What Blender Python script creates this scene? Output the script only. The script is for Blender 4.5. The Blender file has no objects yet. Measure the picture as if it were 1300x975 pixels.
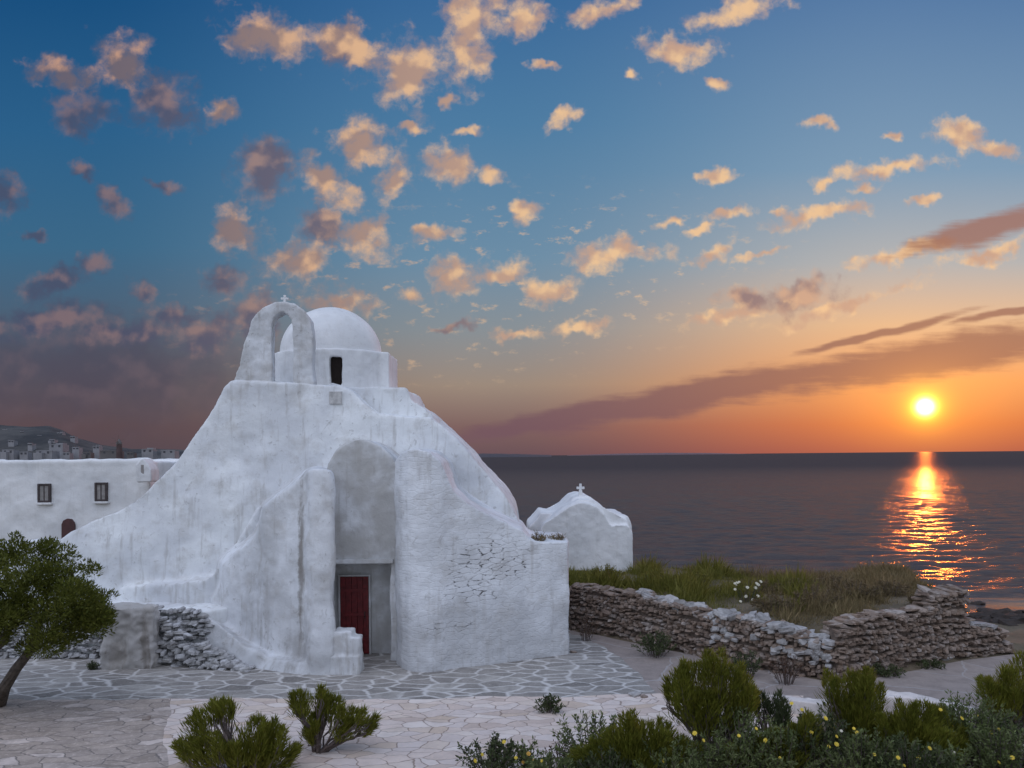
import bpy, bmesh, math, random
import numpy as np
from mathutils import Vector, Matrix, noise as mnoise

R = math.radians
sc = bpy.context.scene
COL = sc.collection

# ------------------------------------------------------------------ camera
CAM_H = 5.1
FPX = 1000.0                      # focal length in photo pixels (1300 wide)
ROLL = R(0.53)
cam = bpy.data.cameras.new("camera")
cam.sensor_width = 36.0
cam.lens = 36.0 * FPX / 1300.0
cam.shift_y = 91.0 / 1300.0
cam.clip_start = 0.1
cam.clip_end = 200000.0
cam_ob = bpy.data.objects.new("camera", cam)
COL.objects.link(cam_ob)
cam_ob.matrix_world = (Matrix.Translation((0, 0, CAM_H)) @ Matrix.Rotation(R(90), 4, 'X')
                       @ Matrix.Rotation(-ROLL, 4, 'Z'))
sc.camera = cam_ob

# ------------------------------------------------------------------ exposure / render
sc.render.engine = 'CYCLES'
sc.view_settings.view_transform = 'Standard'
sc.view_settings.look = 'None'
sc.view_settings.exposure = 0.0
sc.view_settings.gamma = 1.0
sc.view_settings.use_curve_mapping = False
sc.cycles.max_bounces = 5
sc.cycles.diffuse_bounces = 3
sc.cycles.glossy_bounces = 2
sc.cycles.transmission_bounces = 2
sc.cycles.transparent_max_bounces = 4
sc.cycles.caustics_reflective = False
sc.cycles.caustics_refractive = False
sc.cycles.sample_clamp_indirect = 4.0
try:
    sc.cycles.use_denoising = True
    sc.cycles.denoiser = 'OPENIMAGEDENOISE'
    sc.cycles.denoising_prefilter = 'ACCURATE'
except Exception:
    pass

# ------------------------------------------------------------------ sun
SUN_AZ, SUN_EL = R(27.7), R(2.9)
SUN_DIR = Vector((math.sin(SUN_AZ) * math.cos(SUN_EL), math.cos(SUN_AZ) * math.cos(SUN_EL), math.sin(SUN_EL)))
SUN_STRENGTH = 0.42
sun = bpy.data.lights.new("sun", 'SUN')
sun.energy = SUN_STRENGTH
sun.angle = R(0.6)
sun.color = (1.0, 0.21, 0.03)
sun_ob = bpy.data.objects.new("sun", sun)
COL.objects.link(sun_ob)
sun_ob.rotation_euler = SUN_DIR.to_track_quat('Z', 'Y').to_euler()
sun_ob.location = (60, 110, 40)


# ------------------------------------------------------------------ picture <-> place
def uv(px, py):
    """photo pixel -> level direction slopes (x/y, z/y)"""
    dx, dy = px - 650.0, 578.5 - py
    c, s = math.cos(ROLL), math.sin(ROLL)
    return (dx * c + dy * s) / FPX, (-dx * s + dy * c) / FPX


def W(px, py, Y, batter=0.0):
    """point at depth Y (depth grows with height when batter is set)"""
    u, v = uv(px, py)
    y = Y
    for _ in range(6):
        z = CAM_H + v * y
        y = Y + batter * max(z, 0)
    return Vector((u * y, y, CAM_H + v * y))


def G(px, py, z=0.0):
    """point on the level z seen at a pixel"""
    u, v = uv(px, py)
    y = (z - CAM_H) / v
    return Vector((u * y, y, z))


# ------------------------------------------------------------------ node helpers
class E:
    """expression over shader sockets"""
    def __init__(s, nt, sock):
        s.nt, s.s = nt, sock

    @staticmethod
    def m(nt, op, *a, clamp=False):
        n = nt.nodes.new('ShaderNodeMath')
        n.operation = op
        n.use_clamp = clamp
        for i, x in enumerate(a):
            if isinstance(x, E):
                nt.links.new(x.s, n.inputs[i])
            else:
                n.inputs[i].default_value = float(x)
        return E(nt, n.outputs[0])

    def __add__(s, o): return E.m(s.nt, 'ADD', s, o)
    __radd__ = __add__
    def __sub__(s, o): return E.m(s.nt, 'SUBTRACT', s, o)
    def __rsub__(s, o): return E.m(s.nt, 'SUBTRACT', o, s)
    def __mul__(s, o): return E.m(s.nt, 'MULTIPLY', s, o)
    __rmul__ = __mul__
    def __truediv__(s, o): return E.m(s.nt, 'DIVIDE', s, o)
    def __neg__(s): return E.m(s.nt, 'MULTIPLY', s, -1)
    def mx(s, o): return E.m(s.nt, 'MAXIMUM', s, o)
    def mn(s, o): return E.m(s.nt, 'MINIMUM', s, o)
    def smn(s, o, k):
        return E.m(s.nt, 'SMOOTH_MIN', s, o, k)
    def pw(s, o): return E.m(s.nt, 'POWER', s, o)
    def exp(s): return E.m(s.nt, 'EXPONENT', s)
    def ss(s, a, b, lo=0.0, hi=1.0):
        n = s.nt.nodes.new('ShaderNodeMapRange')
        n.interpolation_type = 'SMOOTHSTEP'
        s.nt.links.new(s.s, n.inputs[0])
        for i, x in zip((1, 2, 3, 4), (a, b, lo, hi)):
            n.inputs[i].default_value = x
        return E(s.nt, n.outputs[0])
    def lin(s, a, b, lo=0.0, hi=1.0):
        n = s.nt.nodes.new('ShaderNodeMapRange')
        s.nt.links.new(s.s, n.inputs[0])
        for i, x in zip((1, 2, 3, 4), (a, b, lo, hi)):
            n.inputs[i].default_value = x
        return E(s.nt, n.outputs[0])


def lk(nt, inp, x):
    if isinstance(x, E):
        nt.links.new(x.s, inp)
    elif isinstance(x, (int, float)):
        inp.default_value = x
    else:
        x = tuple(x)
        if len(inp.default_value) == 4 and len(x) == 3:
            x = x + (1.0,)
        inp.default_value = x


def mixc(nt, f, a, b, mode='MIX'):
    n = nt.nodes.new('ShaderNodeMix')
    n.data_type = 'RGBA'
    n.blend_type = mode
    n.clamp_factor = True
    lk(nt, n.inputs[0], f)
    lk(nt, n.inputs[6], a)
    lk(nt, n.inputs[7], b)
    return E(nt, n.outputs[2])


def vm(nt, op, *a):
    n = nt.nodes.new('ShaderNodeVectorMath')
    n.operation = op
    for i, x in enumerate(a):
        if op == 'SCALE' and i == 1:
            lk(nt, n.inputs['Scale'], x)
        else:
            lk(nt, n.inputs[i], x)
    return E(nt, n.outputs['Value'] if op in ('LENGTH', 'DISTANCE', 'DOT_PRODUCT') else n.outputs['Vector'])


def noise(nt, vec, scale, detail=3.0, rough=0.5, dim='3D', col=False, lac=2.0):
    n = nt.nodes.new('ShaderNodeTexNoise')
    n.noise_dimensions = dim
    if vec is not None:
        nt.links.new(vec.s, n.inputs['Vector'])
    n.inputs['Scale'].default_value = scale
    n.inputs['Detail'].default_value = detail
    n.inputs['Roughness'].default_value = rough
    n.inputs['Lacunarity'].default_value = lac
    return E(nt, n.outputs['Color' if col else 'Fac'])


def mapping(nt, vec, loc=(0, 0, 0), rot=(0, 0, 0), scale=(1, 1, 1), kind='POINT'):
    n = nt.nodes.new('ShaderNodeMapping')
    n.vector_type = kind
    nt.links.new(vec.s, n.inputs['Vector'])
    n.inputs['Location'].default_value = loc
    n.inputs['Rotation'].default_value = rot
    n.inputs['Scale'].default_value = scale
    return E(nt, n.outputs[0])


def ramp(nt, fac, stops):
    n = nt.nodes.new('ShaderNodeValToRGB')
    nt.links.new(fac.s, n.inputs[0])
    el = n.color_ramp.elements
    while len(el) < len(stops):
        el.new(0.5)
    for e, (p, c) in zip(el, stops):
        e.position = p
        e.color = (c[0], c[1], c[2], 1)
    return E(nt, n.outputs[0])


def xyz(nt, vec):
    n = nt.nodes.new('ShaderNodeSeparateXYZ')
    nt.links.new(vec.s, n.inputs[0])
    return [E(nt, o) for o in n.outputs]


def comb(nt, x, y, z):
    n = nt.nodes.new('ShaderNodeCombineXYZ')
    for i, v in enumerate((x, y, z)):
        lk(nt, n.inputs[i], v)
    return E(nt, n.outputs[0])


def srgb(r, g, b):
    def f(c):
        c /= 255.0
        return c / 12.92 if c <= 0.04045 else ((c + 0.055) / 1.055) ** 2.4
    return (f(r), f(g), f(b))


# ------------------------------------------------------------------ sky
world = bpy.data.worlds.new("World")
sc.world = world
world.use_nodes = True
try:
    world.cycles.sampling_method = 'MANUAL'
    world.cycles.sample_map_resolution = 512
except Exception:
    pass


def build_world():
    nt = world.node_tree
    nt.nodes.clear()
    out = nt.nodes.new('ShaderNodeOutputWorld')
    bg = nt.nodes.new('ShaderNodeBackground')
    nt.links.new(bg.outputs[0], out.inputs[0])
    tc = nt.nodes.new('ShaderNodeTexCoord')
    d = E(nt, tc.outputs['Generated'])
    dx, dy, dz = xyz(nt, d)
    yy = dy.mx(0.25)
    U = (dx / yy) * 10.0
    V = (dz / yy) * 10.0
    # clear sky of the sunset side: three vertical gradients blended across
    vf = V.lin(0.0, 6.0)
    left = ramp(nt, vf, [(0.0, srgb(84, 72, 80)), (0.07, srgb(92, 75, 80)), (0.16, srgb(88, 82, 92)),
                         (0.30, srgb(76, 97, 118)), (0.45, srgb(60, 104, 136)), (0.7, srgb(44, 96, 138)),
                         (1.0, srgb(24, 78, 126))])
    mid = ramp(nt, vf, [(0.0, srgb(106, 82, 88)), (0.06, srgb(126, 98, 96)), (0.15, srgb(156, 138, 124)),
                        (0.27, srgb(136, 144, 150)), (0.42, srgb(108, 141, 166)), (0.7, srgb(78, 124, 162)),
                        (1.0, srgb(54, 102, 152))])
    right = ramp(nt, vf, [(0.0, srgb(166, 84, 72)), (0.06, srgb(204, 112, 70)), (0.15, srgb(234, 158, 96)),
                          (0.27, srgb(226, 184, 142)), (0.40, srgb(176, 178, 178)), (0.6, srgb(126, 156, 182)),
                          (1.0, srgb(84, 120, 164))])
    c = mixc(nt, U.ss(-5.5, -0.3), left, mid)
    c = mixc(nt, U.ss(-0.2, 5.2), c, right)

    # ---- clouds
    P = comb(nt, U, V, 0.0)
    w1 = vm(nt, 'SUBTRACT', noise(nt, P, 1.25, 2.0, 0.6, col=True), (0.5, 0.5, 0.5))
    w2 = vm(nt, 'SUBTRACT', noise(nt, P, 6.0, 2.0, 0.6, col=True), (0.5, 0.5, 0.5))
    Pw = vm(nt, 'ADD', P, vm(nt, 'SCALE', w1, 0.50))
    Pw = vm(nt, 'ADD', Pw, vm(nt, 'SCALE', w2, 0.22))
    Pf = vm(nt, 'ADD', P, vm(nt, 'SCALE', w1, 0.22))

    def field(blobs, vec, k=0.45):
        f = None
        for i, b in enumerate(blobs):
            if i and i % 14 == 0:       # keeps the shader's working set small
                vec = vm(nt, 'ADD', vec, comb(nt, f * 1e-7, 0.0, 0.0))
            cx, cy, rx, ry = b[:4]
            rot = b[4] if len(b) > 4 else 0.0
            u, v = uv(cx, cy)
            q = mapping(nt, vec, (u * 10, v * 10, 0), (0, 0, R(rot)), (rx / 100, ry / 100, 1), 'TEXTURE')
            ln = vm(nt, 'LENGTH', q)
            f = ln if f is None else f.smn(ln, k)
        return f

    gold = [(340, 50, 58, 30, -28), (600, 30, 36, 66, -12), (525, 92, 50, 42, 20), (455, 62, 50, 24, -20),
            (665, 30, 42, 20, 10), (765, 12, 42, 13, 15), (860, 64, 48, 20, -8), (935, 16, 55, 20, 12),
            (80, 94, 45, 22, -10), (160, 86, 40, 34, -35), (278, 138, 18, 18),
            (466, 186, 44, 28, -25), (500, 228, 28, 20, 10), (400, 222, 26, 20), (435, 255, 30, 22, -30),
            (460, 300, 46, 22, -10), (378, 336, 36, 26, -20), (300, 285, 34, 30, -30), (430, 378, 52, 16, -5),
            (565, 206, 34, 24, -25), (625, 224, 15, 12), (550, 290, 27, 13), (520, 160, 18, 7), (570, 129, 10, 8),
            (596, 170, 18, 7, 10), (661, 271, 19, 14), (580, 348, 28, 30, -30), (636, 345, 38, 16, 5),
            (700, 366, 38, 18, 12), (520, 372, 24, 11), (735, 414, 34, 9, 8), (655, 425, 28, 7),
            (780, 322, 56, 17, 4), (845, 275, 22, 7), (885, 288, 20, 8), (925, 273, 30, 10, 8), (915, 223, 25, 9, 6),
            (905, 320, 36, 9, 14), (965, 325, 26, 6, 8), (800, 95, 12, 9), (692, 88, 22, 6), (908, 106, 12, 9),
            (720, 156, 24, 9, 20), (1040, 160, 25, 9), (1133, 169, 9, 7), (1215, 165, 34, 16, -8),
            (1266, 180, 36, 12, -12), (1120, 215, 80, 12, 9), (1047, 237, 10, 8), (1100, 241, 18, 8, 8),
            (1045, 275, 66, 11, 8), (985, 270, 15, 7), (1155, 322, 70, 11, 10), (1060, 388, 95, 9, 15),
            (930, 402, 60, 10, 14), (1250, 322, 80, 9, 16), (1170, 262, 25, 7, 12)]
    grey = [(100, 142, 36, 32, -5), (200, 128, 48, 40, -25), (8, 240, 22, 26), (146, 256, 16, 26, 30), (110, 220, 22, 9, -20),
            (205, 234, 26, 8, -15), (40, 296, 20, 8, -20), (335, 215, 34, 38, -35), (410, 285, 34, 26, -20),
            (285, 352, 30, 22, -15), (180, 370, 17, 15, -30), (120, 332, 22, 13), (65, 360, 44, 18, 10),
            (60, 405, 80, 22, 8), (150, 425, 60, 18), (270, 415, 70, 26), (220, 395, 40, 14), (320, 400, 30, 30),  (1020, 374, 52, 17, 6),
            (945, 382, 36, 15), (575, 414, 34, 7), (440, 62, 30, 30, -20)]
    streak = [(1190, 452, 300, 30, 9.5), (900, 499, 270, 23, 10.5), (1120, 422, 130, 7, 13), (700, 532, 150, 15, 11), (1250, 292, 120, 20, 15), (1290, 395, 90, 6, 10)]

    n1 = noise(nt, vm(nt, 'ADD', P, vm(nt, 'SCALE', w2, 0.10)), 2.7, 8.0, 0.60)
    # the same billows seen a little towards the sun give the lit flank
    n2 = noise(nt, P, 1.9, 2.5, 0.5)
    n3 = noise(nt, vm(nt, 'ADD', P, comb(nt, 0.04, -0.16, 0.0)), 1.9, 2.5, 0.5)
    relief = (n2 - n3) * 1.7 + (n1 - noise(nt, vm(nt, 'ADD', P, comb(nt, 0.03, -0.05, 0.0)), 2.7, 5.0, 0.6)) * 0.5
    fg = field(gold, Pw)
    fr = field(grey, vm(nt, 'ADD', Pw, comb(nt, fg * 1e-7, 0.0, 0.0)))
    ft = field(streak, vm(nt, 'ADD', Pf, comb(nt, fr * 1e-7, 0.0, 0.0)), 0.3)
    fib = noise(nt, mapping(nt, P, rot=(0, 0, R(-10)), scale=(0.6, 5.0, 1)), 2.0, 5.0, 0.6)
    aG = (1.32 - fg + (n1 - 0.5) * 2.9).ss(0.0, 1.15)
    aR = (1.34 - fr + (n1 - 0.5) * 2.4).ss(0.0, 1.1)
    aT = (1.08 - ft + (fib - 0.5) * 0.9 + (n1 - 0.5) * 0.35).ss(-0.05, 0.6)
    # thin scattered mackerel flecks low over the middle of the sky
    fl = noise(nt, mapping(nt, P, scale=(1.0, 2.1, 1)), 3.4, 6.0, 0.62)
    zone = (1.0 - vm(nt, 'LENGTH', mapping(nt, P, (-0.6, 2.1, 0), (0, 0, 0.12), (5.0, 1.5, 1), 'TEXTURE'))).ss(0.0, 0.6)
    aF = (fl - 0.56).ss(0.0, 0.16) * zone * 0.6

    east = U.ss(-6.0, 1.5)          # 0 over the dark side, 1 towards the sun
    cg_lit = mixc(nt, east, srgb(196, 152, 128), srgb(238, 196, 150))
    cg_sh = mixc(nt, east, srgb(106, 98, 110), srgb(200, 162, 138))
    lit = (relief * 3.4 + U.lin(-6.5, 2.5, 0.14, 0.62) - (aG - 0.6) * 0.14).ss(0.0, 1.0)
    cg = mixc(nt, lit, cg_sh, cg_lit)
    cr_lit = mixc(nt, east, srgb(128, 108, 114), srgb(206, 164, 136))
    cr_sh = mixc(nt, east, srgb(74, 80, 104), srgb(140, 116, 118))
    cr = mixc(nt, (relief * 3.0 + 0.34).ss(0.0, 1.0), cr_sh, cr_lit)
    ct = mixc(nt, U.ss(-0.5, 6.0), srgb(116, 86, 96), srgb(160, 108, 90))
    c = mixc(nt, aF, c, mixc(nt, east, srgb(150, 124, 122), srgb(236, 196, 152)))
    bank = vm(nt, 'LENGTH', mapping(nt, Pw, (-5.3, 1.18, 0), (0, 0, R(-3)), (3.6, 0.95, 1), 'TEXTURE'))
    aB = (1.0 - bank + (n2 - 0.5) * 1.0 + (n1 - 0.5) * 0.5).ss(0.0, 0.9)
    c = mixc(nt, aB * 0.62, c, mixc(nt, (relief * 2.0 + 0.30).ss(0.0, 1.0), srgb(78, 73, 88), srgb(102, 88, 98)))
    c = mixc(nt, aR * 0.86, c, cr)
    c = mixc(nt, aG * 0.94, c, cg)

    # ---- glow of the low sun, and the band of cloud across it
    dist = vm(nt, 'DISTANCE', d, tuple(SUN_DIR))
    horiz = (dz - SUN_DIR.z) * 1.7
    dd = (dist * dist + horiz * horiz * 0.5)
    def gs(sig, x=None):
        q = dist * dist if x is None else x
        return (q * (-1.0 / sig ** 2)).exp()
    def addc(c, f, col):
        return mixc(nt, 1.0, c, vm(nt, 'SCALE', E(nt, rgb(nt, col)), f), 'ADD')
    glow = gs(0.24, dd) * 0.15
    c = addc(c, glow, (1.0, 0.34, 0.05))
    c = mixc(nt, aT * 0.80, c, ct)
    c = addc(c, gs(0.075, dd) * 0.34, (1.0, 0.38, 0.02))
    c = addc(c, gs(0.022) * 0.75, (1.0, 0.55, 0.02))
    c = addc(c, gs(0.0115) * 2.0, (1.0, 0.62, 0.03))
    c = addc(c, gs(0.0066) * 9.0, (1.0, 0.88, 0.45))

    # ---- the sky behind and above the viewer: physical sky plus added fill light
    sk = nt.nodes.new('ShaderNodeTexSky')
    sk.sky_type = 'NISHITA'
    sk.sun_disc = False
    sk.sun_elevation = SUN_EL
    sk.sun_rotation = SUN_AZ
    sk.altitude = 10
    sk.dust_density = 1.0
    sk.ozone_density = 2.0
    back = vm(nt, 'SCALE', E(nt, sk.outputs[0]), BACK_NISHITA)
    back = mixc(nt, 1.0, back, vm(nt, 'SCALE', E(nt, rgb(nt, BACK_FILL)), dz.lin(-0.05, 0.95, 0.60, 1.50) * (1.0 - dx * 0.28)), 'ADD')
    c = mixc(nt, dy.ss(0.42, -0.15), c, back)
    nt.links.new(c.s, bg.inputs[0])
    bg.inputs[1].default_value = 1.0


def rgb(nt, col):
    n = nt.nodes.new('ShaderNodeRGB')
    n.outputs[0].default_value = (col[0], col[1], col[2], 1)
    return n.outputs[0]


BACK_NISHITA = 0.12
BACK_FILL = (0.68, 0.73, 0.90)  # added sky fill for the shaded church front, stronger overhead and left
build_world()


# ------------------------------------------------------------------ noise on arrays
def vnoise(P, seed=0):
    P = np.asarray(P, float) + 100.0
    I = np.floor(P).astype(np.int64)
    F = P - I
    F = F * F * F * (F * (F * 6 - 15) + 10)

    def hsh(i, j, k):
        h = (i * 73856093) ^ (j * 19349663) ^ (k * 83492791) ^ (seed * 2654435)
        h = (h ^ (h >> 13)) * 1274126177 & 0x7fffffff
        h = (h ^ (h >> 16)) & 0xffff
        return h / 32767.5 - 1.0
    i, j, k = I[..., 0], I[..., 1], I[..., 2]
    fx, fy, fz = F[..., 0], F[..., 1], F[..., 2]
    r = 0
    for a in (0, 1):
        for b in (0, 1):
            for c in (0, 1):
                w = (fx if a else 1 - fx) * (fy if b else 1 - fy) * (fz if c else 1 - fz)
                r = r + w * hsh(i + a, j + b, k + c)
    return r


def vfbm(P, octs=4, seed=0):
    P = np.asarray(P, float)
    r, amp = 0, 1.0
    for o in range(octs):
        r = r + amp * vnoise(P * 2.0 ** o, seed + o)
        amp *= 0.5
    return r


# ------------------------------------------------------------------ object helpers
def tag(o, label=None, cat=None, group=None, kind=None):
    if label: o['label'] = label
    if cat: o['category'] = cat
    if group: o['group'] = group
    if kind: o['kind'] = kind
    return o


def empty(name, loc, label, cat, group=None):
    o = bpy.data.objects.new(name, None)
    o.empty_display_size = 0.3
    COL.objects.link(o)
    o.location = loc
    return tag(o, label, cat, group)


def world_of(o):
    m = Matrix.Translation(o.location)
    return m if o.parent is None else world_of(o.parent) @ o.matrix_parent_inverse @ m


def link(name, me, mat=None, parent=None, smooth=False, loc=None):
    """me: mesh in world coordinates; parented without moving it"""
    o = bpy.data.objects.new(name, me)
    COL.objects.link(o)
    if mat is not None:
        me.materials.clear()
        me.materials.append(mat)
    if smooth:
        me.polygons.foreach_set('use_smooth', np.ones(len(me.polygons), dtype=bool))
    if parent is not None:
        o.parent = parent
        o.matrix_parent_inverse = world_of(parent).inverted()
    return o


def pymesh(name, verts, faces):
    me = bpy.data.meshes.new(name)
    me.from_pydata([tuple(v) for v in verts], [], faces)
    me.validate()
    me.update()
    return me


def from_bm(name, bm, recalc=True):
    if recalc:
        bmesh.ops.recalc_face_normals(bm, faces=bm.faces)
    me = bpy.data.meshes.new(name)
    bm.to_mesh(me)
    bm.free()
    return me


def quads_mesh(name, V, n_per=4):
    """V: (n*n_per,3) array, each consecutive n_per verts one face"""
    n = len(V) // n_per
    me = bpy.data.meshes.new(name)
    me.vertices.add(len(V))
    me.vertices.foreach_set('co', np.asarray(V, dtype=np.float32).ravel())
    me.loops.add(len(V))
    me.loops.foreach_set('vertex_index', np.arange(len(V), dtype=np.int32))
    me.polygons.add(n)
    me.polygons.foreach_set('loop_start', np.arange(0, len(V), n_per, dtype=np.int32))
    me.update(calc_edges=True)
    return me


def grid_mesh(name, X, Y, Z):
    """X,Y,Z 2-D arrays"""
    h, w = X.shape
    V = np.stack([X, Y, Z], -1).reshape(-1, 3)
    i = np.arange(h * w).reshape(h, w)
    F = np.stack([i[:-1, :-1], i[:-1, 1:], i[1:, 1:], i[1:, :-1]], -1).reshape(-1, 4)
    me = bpy.data.meshes.new(name)
    me.vertices.add(len(V))
    me.vertices.foreach_set('co', V.astype(np.float32).ravel())
    me.loops.add(F.size)
    me.loops.foreach_set('vertex_index', F.astype(np.int32).ravel())
    me.polygons.add(len(F))
    me.polygons.foreach_set('loop_start', np.arange(0, F.size, 4, dtype=np.int32))
    me.polygons.foreach_set('use_smooth', np.ones(len(F), dtype=bool))
    me.update(calc_edges=True)
    return me


def add_box(bm, lo, hi, rotz=0.0, bevel=0.0, taper=0.0):
    lo, hi = Vector(lo), Vector(hi)
    c = (lo + hi) / 2
    r = bmesh.ops.create_cube(bm, size=1.0)
    vs = r['verts']
    s = hi - lo
    for v in vs:
        t = 1.0 - taper * (v.co.z + 0.5)
        v.co = Vector((v.co.x * s.x * t, v.co.y * s.y * t, v.co.z * s.z))
        if rotz:
            v.co = Matrix.Rotation(rotz, 3, 'Z') @ v.co
        v.co += c
    if bevel > 0:
        es = list({e for v in vs for e in v.link_edges})
        bmesh.ops.bevel(bm, geom=es, offset=bevel, segments=2, affect='EDGES', profile=0.6)


def add_poly_prism(bm, pts0, pts1):
    """closed solid between two matching loops"""
    a = [bm.verts.new(p) for p in pts0]
    b = [bm.verts.new(p) for p in pts1]
    n = len(a)
    f0 = bm.faces.new(a)
    f1 = bm.faces.new(list(reversed(b)))
    for i in range(n):
        j = (i + 1) % n
        bm.faces.new((a[j], a[i], b[i], b[j]))
    bmesh.ops.triangulate(bm, faces=[f0, f1])


def add_profile(bm, px, Y0, Y1, batter=0.0):
    """outline given in photo pixels at depth Y0, carried straight back to Y1"""
    p0 = [W(x, y, Y0, batter) for x, y in px]
    p1 = [Vector((p.x, Y1, p.z)) for p in p0]
    add_poly_prism(bm, p0, p1)


def add_curtain(bm, pts, Yback, zbot=-0.3, foot=0.0, skew=0.0):
    """solid whose front follows plan points (px, Y, pytop) from the ground to each top; flat back at Yback"""
    tops = [W(x, yt, Y) for x, Y, yt in pts]
    n = len(tops)
    ft = [bm.verts.new(t) for t in tops]
    fb = [bm.verts.new((t.x, t.y - foot, zbot)) for t in tops]
    bt = [bm.verts.new((t.x + skew, Yback, t.z)) for t in tops]
    bb = [bm.verts.new((t.x + skew, Yback, zbot)) for t in tops]
    for i in range(n - 1):
        bm.faces.new((fb[i], fb[i + 1], ft[i + 1], ft[i]))
        bm.faces.new((bb[i + 1], bb[i], bt[i], bt[i + 1]))
        bm.faces.new((ft[i], ft[i + 1], bt[i + 1], bt[i]))
        bm.faces.new((fb[i + 1], fb[i], bb[i], bb[i + 1]))
    bm.faces.new((fb[0], ft[0], bt[0], bb[0]))
    bm.faces.new((ft[-1], fb[-1], bb[-1], bt[-1]))


def add_tube(bm, pts, radii, segs=7):
    rings = []
    n = len(pts)
    for i, p in enumerate(pts):
        p = Vector(p)
        t = (Vector(pts[min(i + 1, n - 1)]) - Vector(pts[max(i - 1, 0)])).normalized()
        a = t.cross(Vector((0.13, 0.31, 0.94)))
        if a.length < 1e-3:
            a = t.cross(Vector((1, 0, 0)))
        a.normalize()
        b = t.cross(a)
        rings.append([bm.verts.new(p + (a * math.cos(2 * math.pi * k / segs) + b * math.sin(2 * math.pi * k / segs)) * radii[i])
                      for k in range(segs)])
    for i in range(n - 1):
        for k in range(segs):
            j = (k + 1) % segs
            bm.faces.new((rings[i][k], rings[i][j], rings[i + 1][j], rings[i + 1][k]))
    bm.faces.new(list(reversed(rings[0])))
    bm.faces.new(rings[-1])


def lump(me, amp, fine, fscale=0.9):
    n = len(me.vertices)
    co = np.empty(n * 3, dtype=np.float32); no = np.empty(n * 3, dtype=np.float32)
    me.vertices.foreach_get('co', co); me.vertices.foreach_get('normal', no)
    co = co.reshape(-1, 3); no = no.reshape(-1, 3)
    dsp = (amp * vfbm(co * fscale * 1.4, 3, 1) + fine * (vnoise(co * 5.0, 7) + 0.7 * vnoise(co * 11.0, 8))).astype(np.float32)
    co = co + no * dsp[:, None]
    me.vertices.foreach_set('co', co.ravel())
    me.update()


def plaster(name, bm, mat, parent, voxel=0.06, smooth_it=3, amp=0.03, fscale=0.9, fine=0.008):
    """merge the rough solids into one softened, hand-plastered skin"""
    me = from_bm(name, bm)
    tmp = bpy.data.objects.new('tmp', me)
    COL.objects.link(tmp)
    m = tmp.modifiers.new('r', 'REMESH')
    m.mode = 'VOXEL'
    m.voxel_size = voxel
    m.use_smooth_shade = True
    if smooth_it:
        s = tmp.modifiers.new('s', 'SMOOTH')
        s.factor = 0.5
        s.iterations = smooth_it
    dg = bpy.context.evaluated_depsgraph_get()
    me2 = bpy.data.meshes.new_from_object(tmp.evaluated_get(dg))
    bpy.data.objects.remove(tmp)
    bpy.data.meshes.remove(me)
    n = len(me2.vertices)
    co = np.empty(n * 3, dtype=np.float32)
    me2.vertices.foreach_get('co', co)
    no = np.empty(n * 3, dtype=np.float32)
    me2.vertices.foreach_get('normal', no)
    co = co.reshape(-1, 3)
    no = no.reshape(-1, 3)
    dsp = (amp * vfbm(co * fscale * 1.4, 3, 1) + fine * (vnoise(co * 5.0, 7) + 0.7 * vnoise(co * 11.0, 8))).astype(np.float32)
    co = co + no * dsp[:, None]
    me2.vertices.foreach_set('co', co.ravel())
    me2.update()
    me2.name = name
    return link(name, me2, mat, parent, smooth=True)


# ------------------------------------------------------------------ materials
def new_mat(name):
    m = bpy.data.materials.new(name)
    m.use_nodes = True
    nt = m.node_tree
    b = nt.nodes['Principled BSDF']
    return m, nt, b


def pos(nt):
    return E(nt, nt.nodes.new('ShaderNodeNewGeometry').outputs['Position'])


def island(nt):
    return E(nt, nt.nodes.new('ShaderNodeNewGeometry').outputs['Random Per Island'])


def bump(nt, b, h, strength=0.4, dist=0.02):
    n = nt.nodes.new('ShaderNodeBump')
    n.inputs['Strength'].default_value = strength
    n.inputs['Distance'].default_value = dist
    nt.links.new(h.s, n.inputs['Height'])
    nt.links.new(n.outputs[0], b.inputs['Normal'])


def flat_mat(name, col, rough=0.7, vary=0.12, scale=6.0):
    m, nt, b = new_mat(name)
    P = pos(nt)
    n = noise(nt, P, scale, 4.0, 0.6)
    c = mixc(nt, n.ss(0.3, 0.7), [x * (1 - vary) for x in col], [min(1, x * (1 + vary)) for x in col])
    lk(nt, b.inputs['Base Color'], c)
    b.inputs['Roughness'].default_value = rough
    bump(nt, b, n, 0.3, 0.01)
    return m


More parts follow.
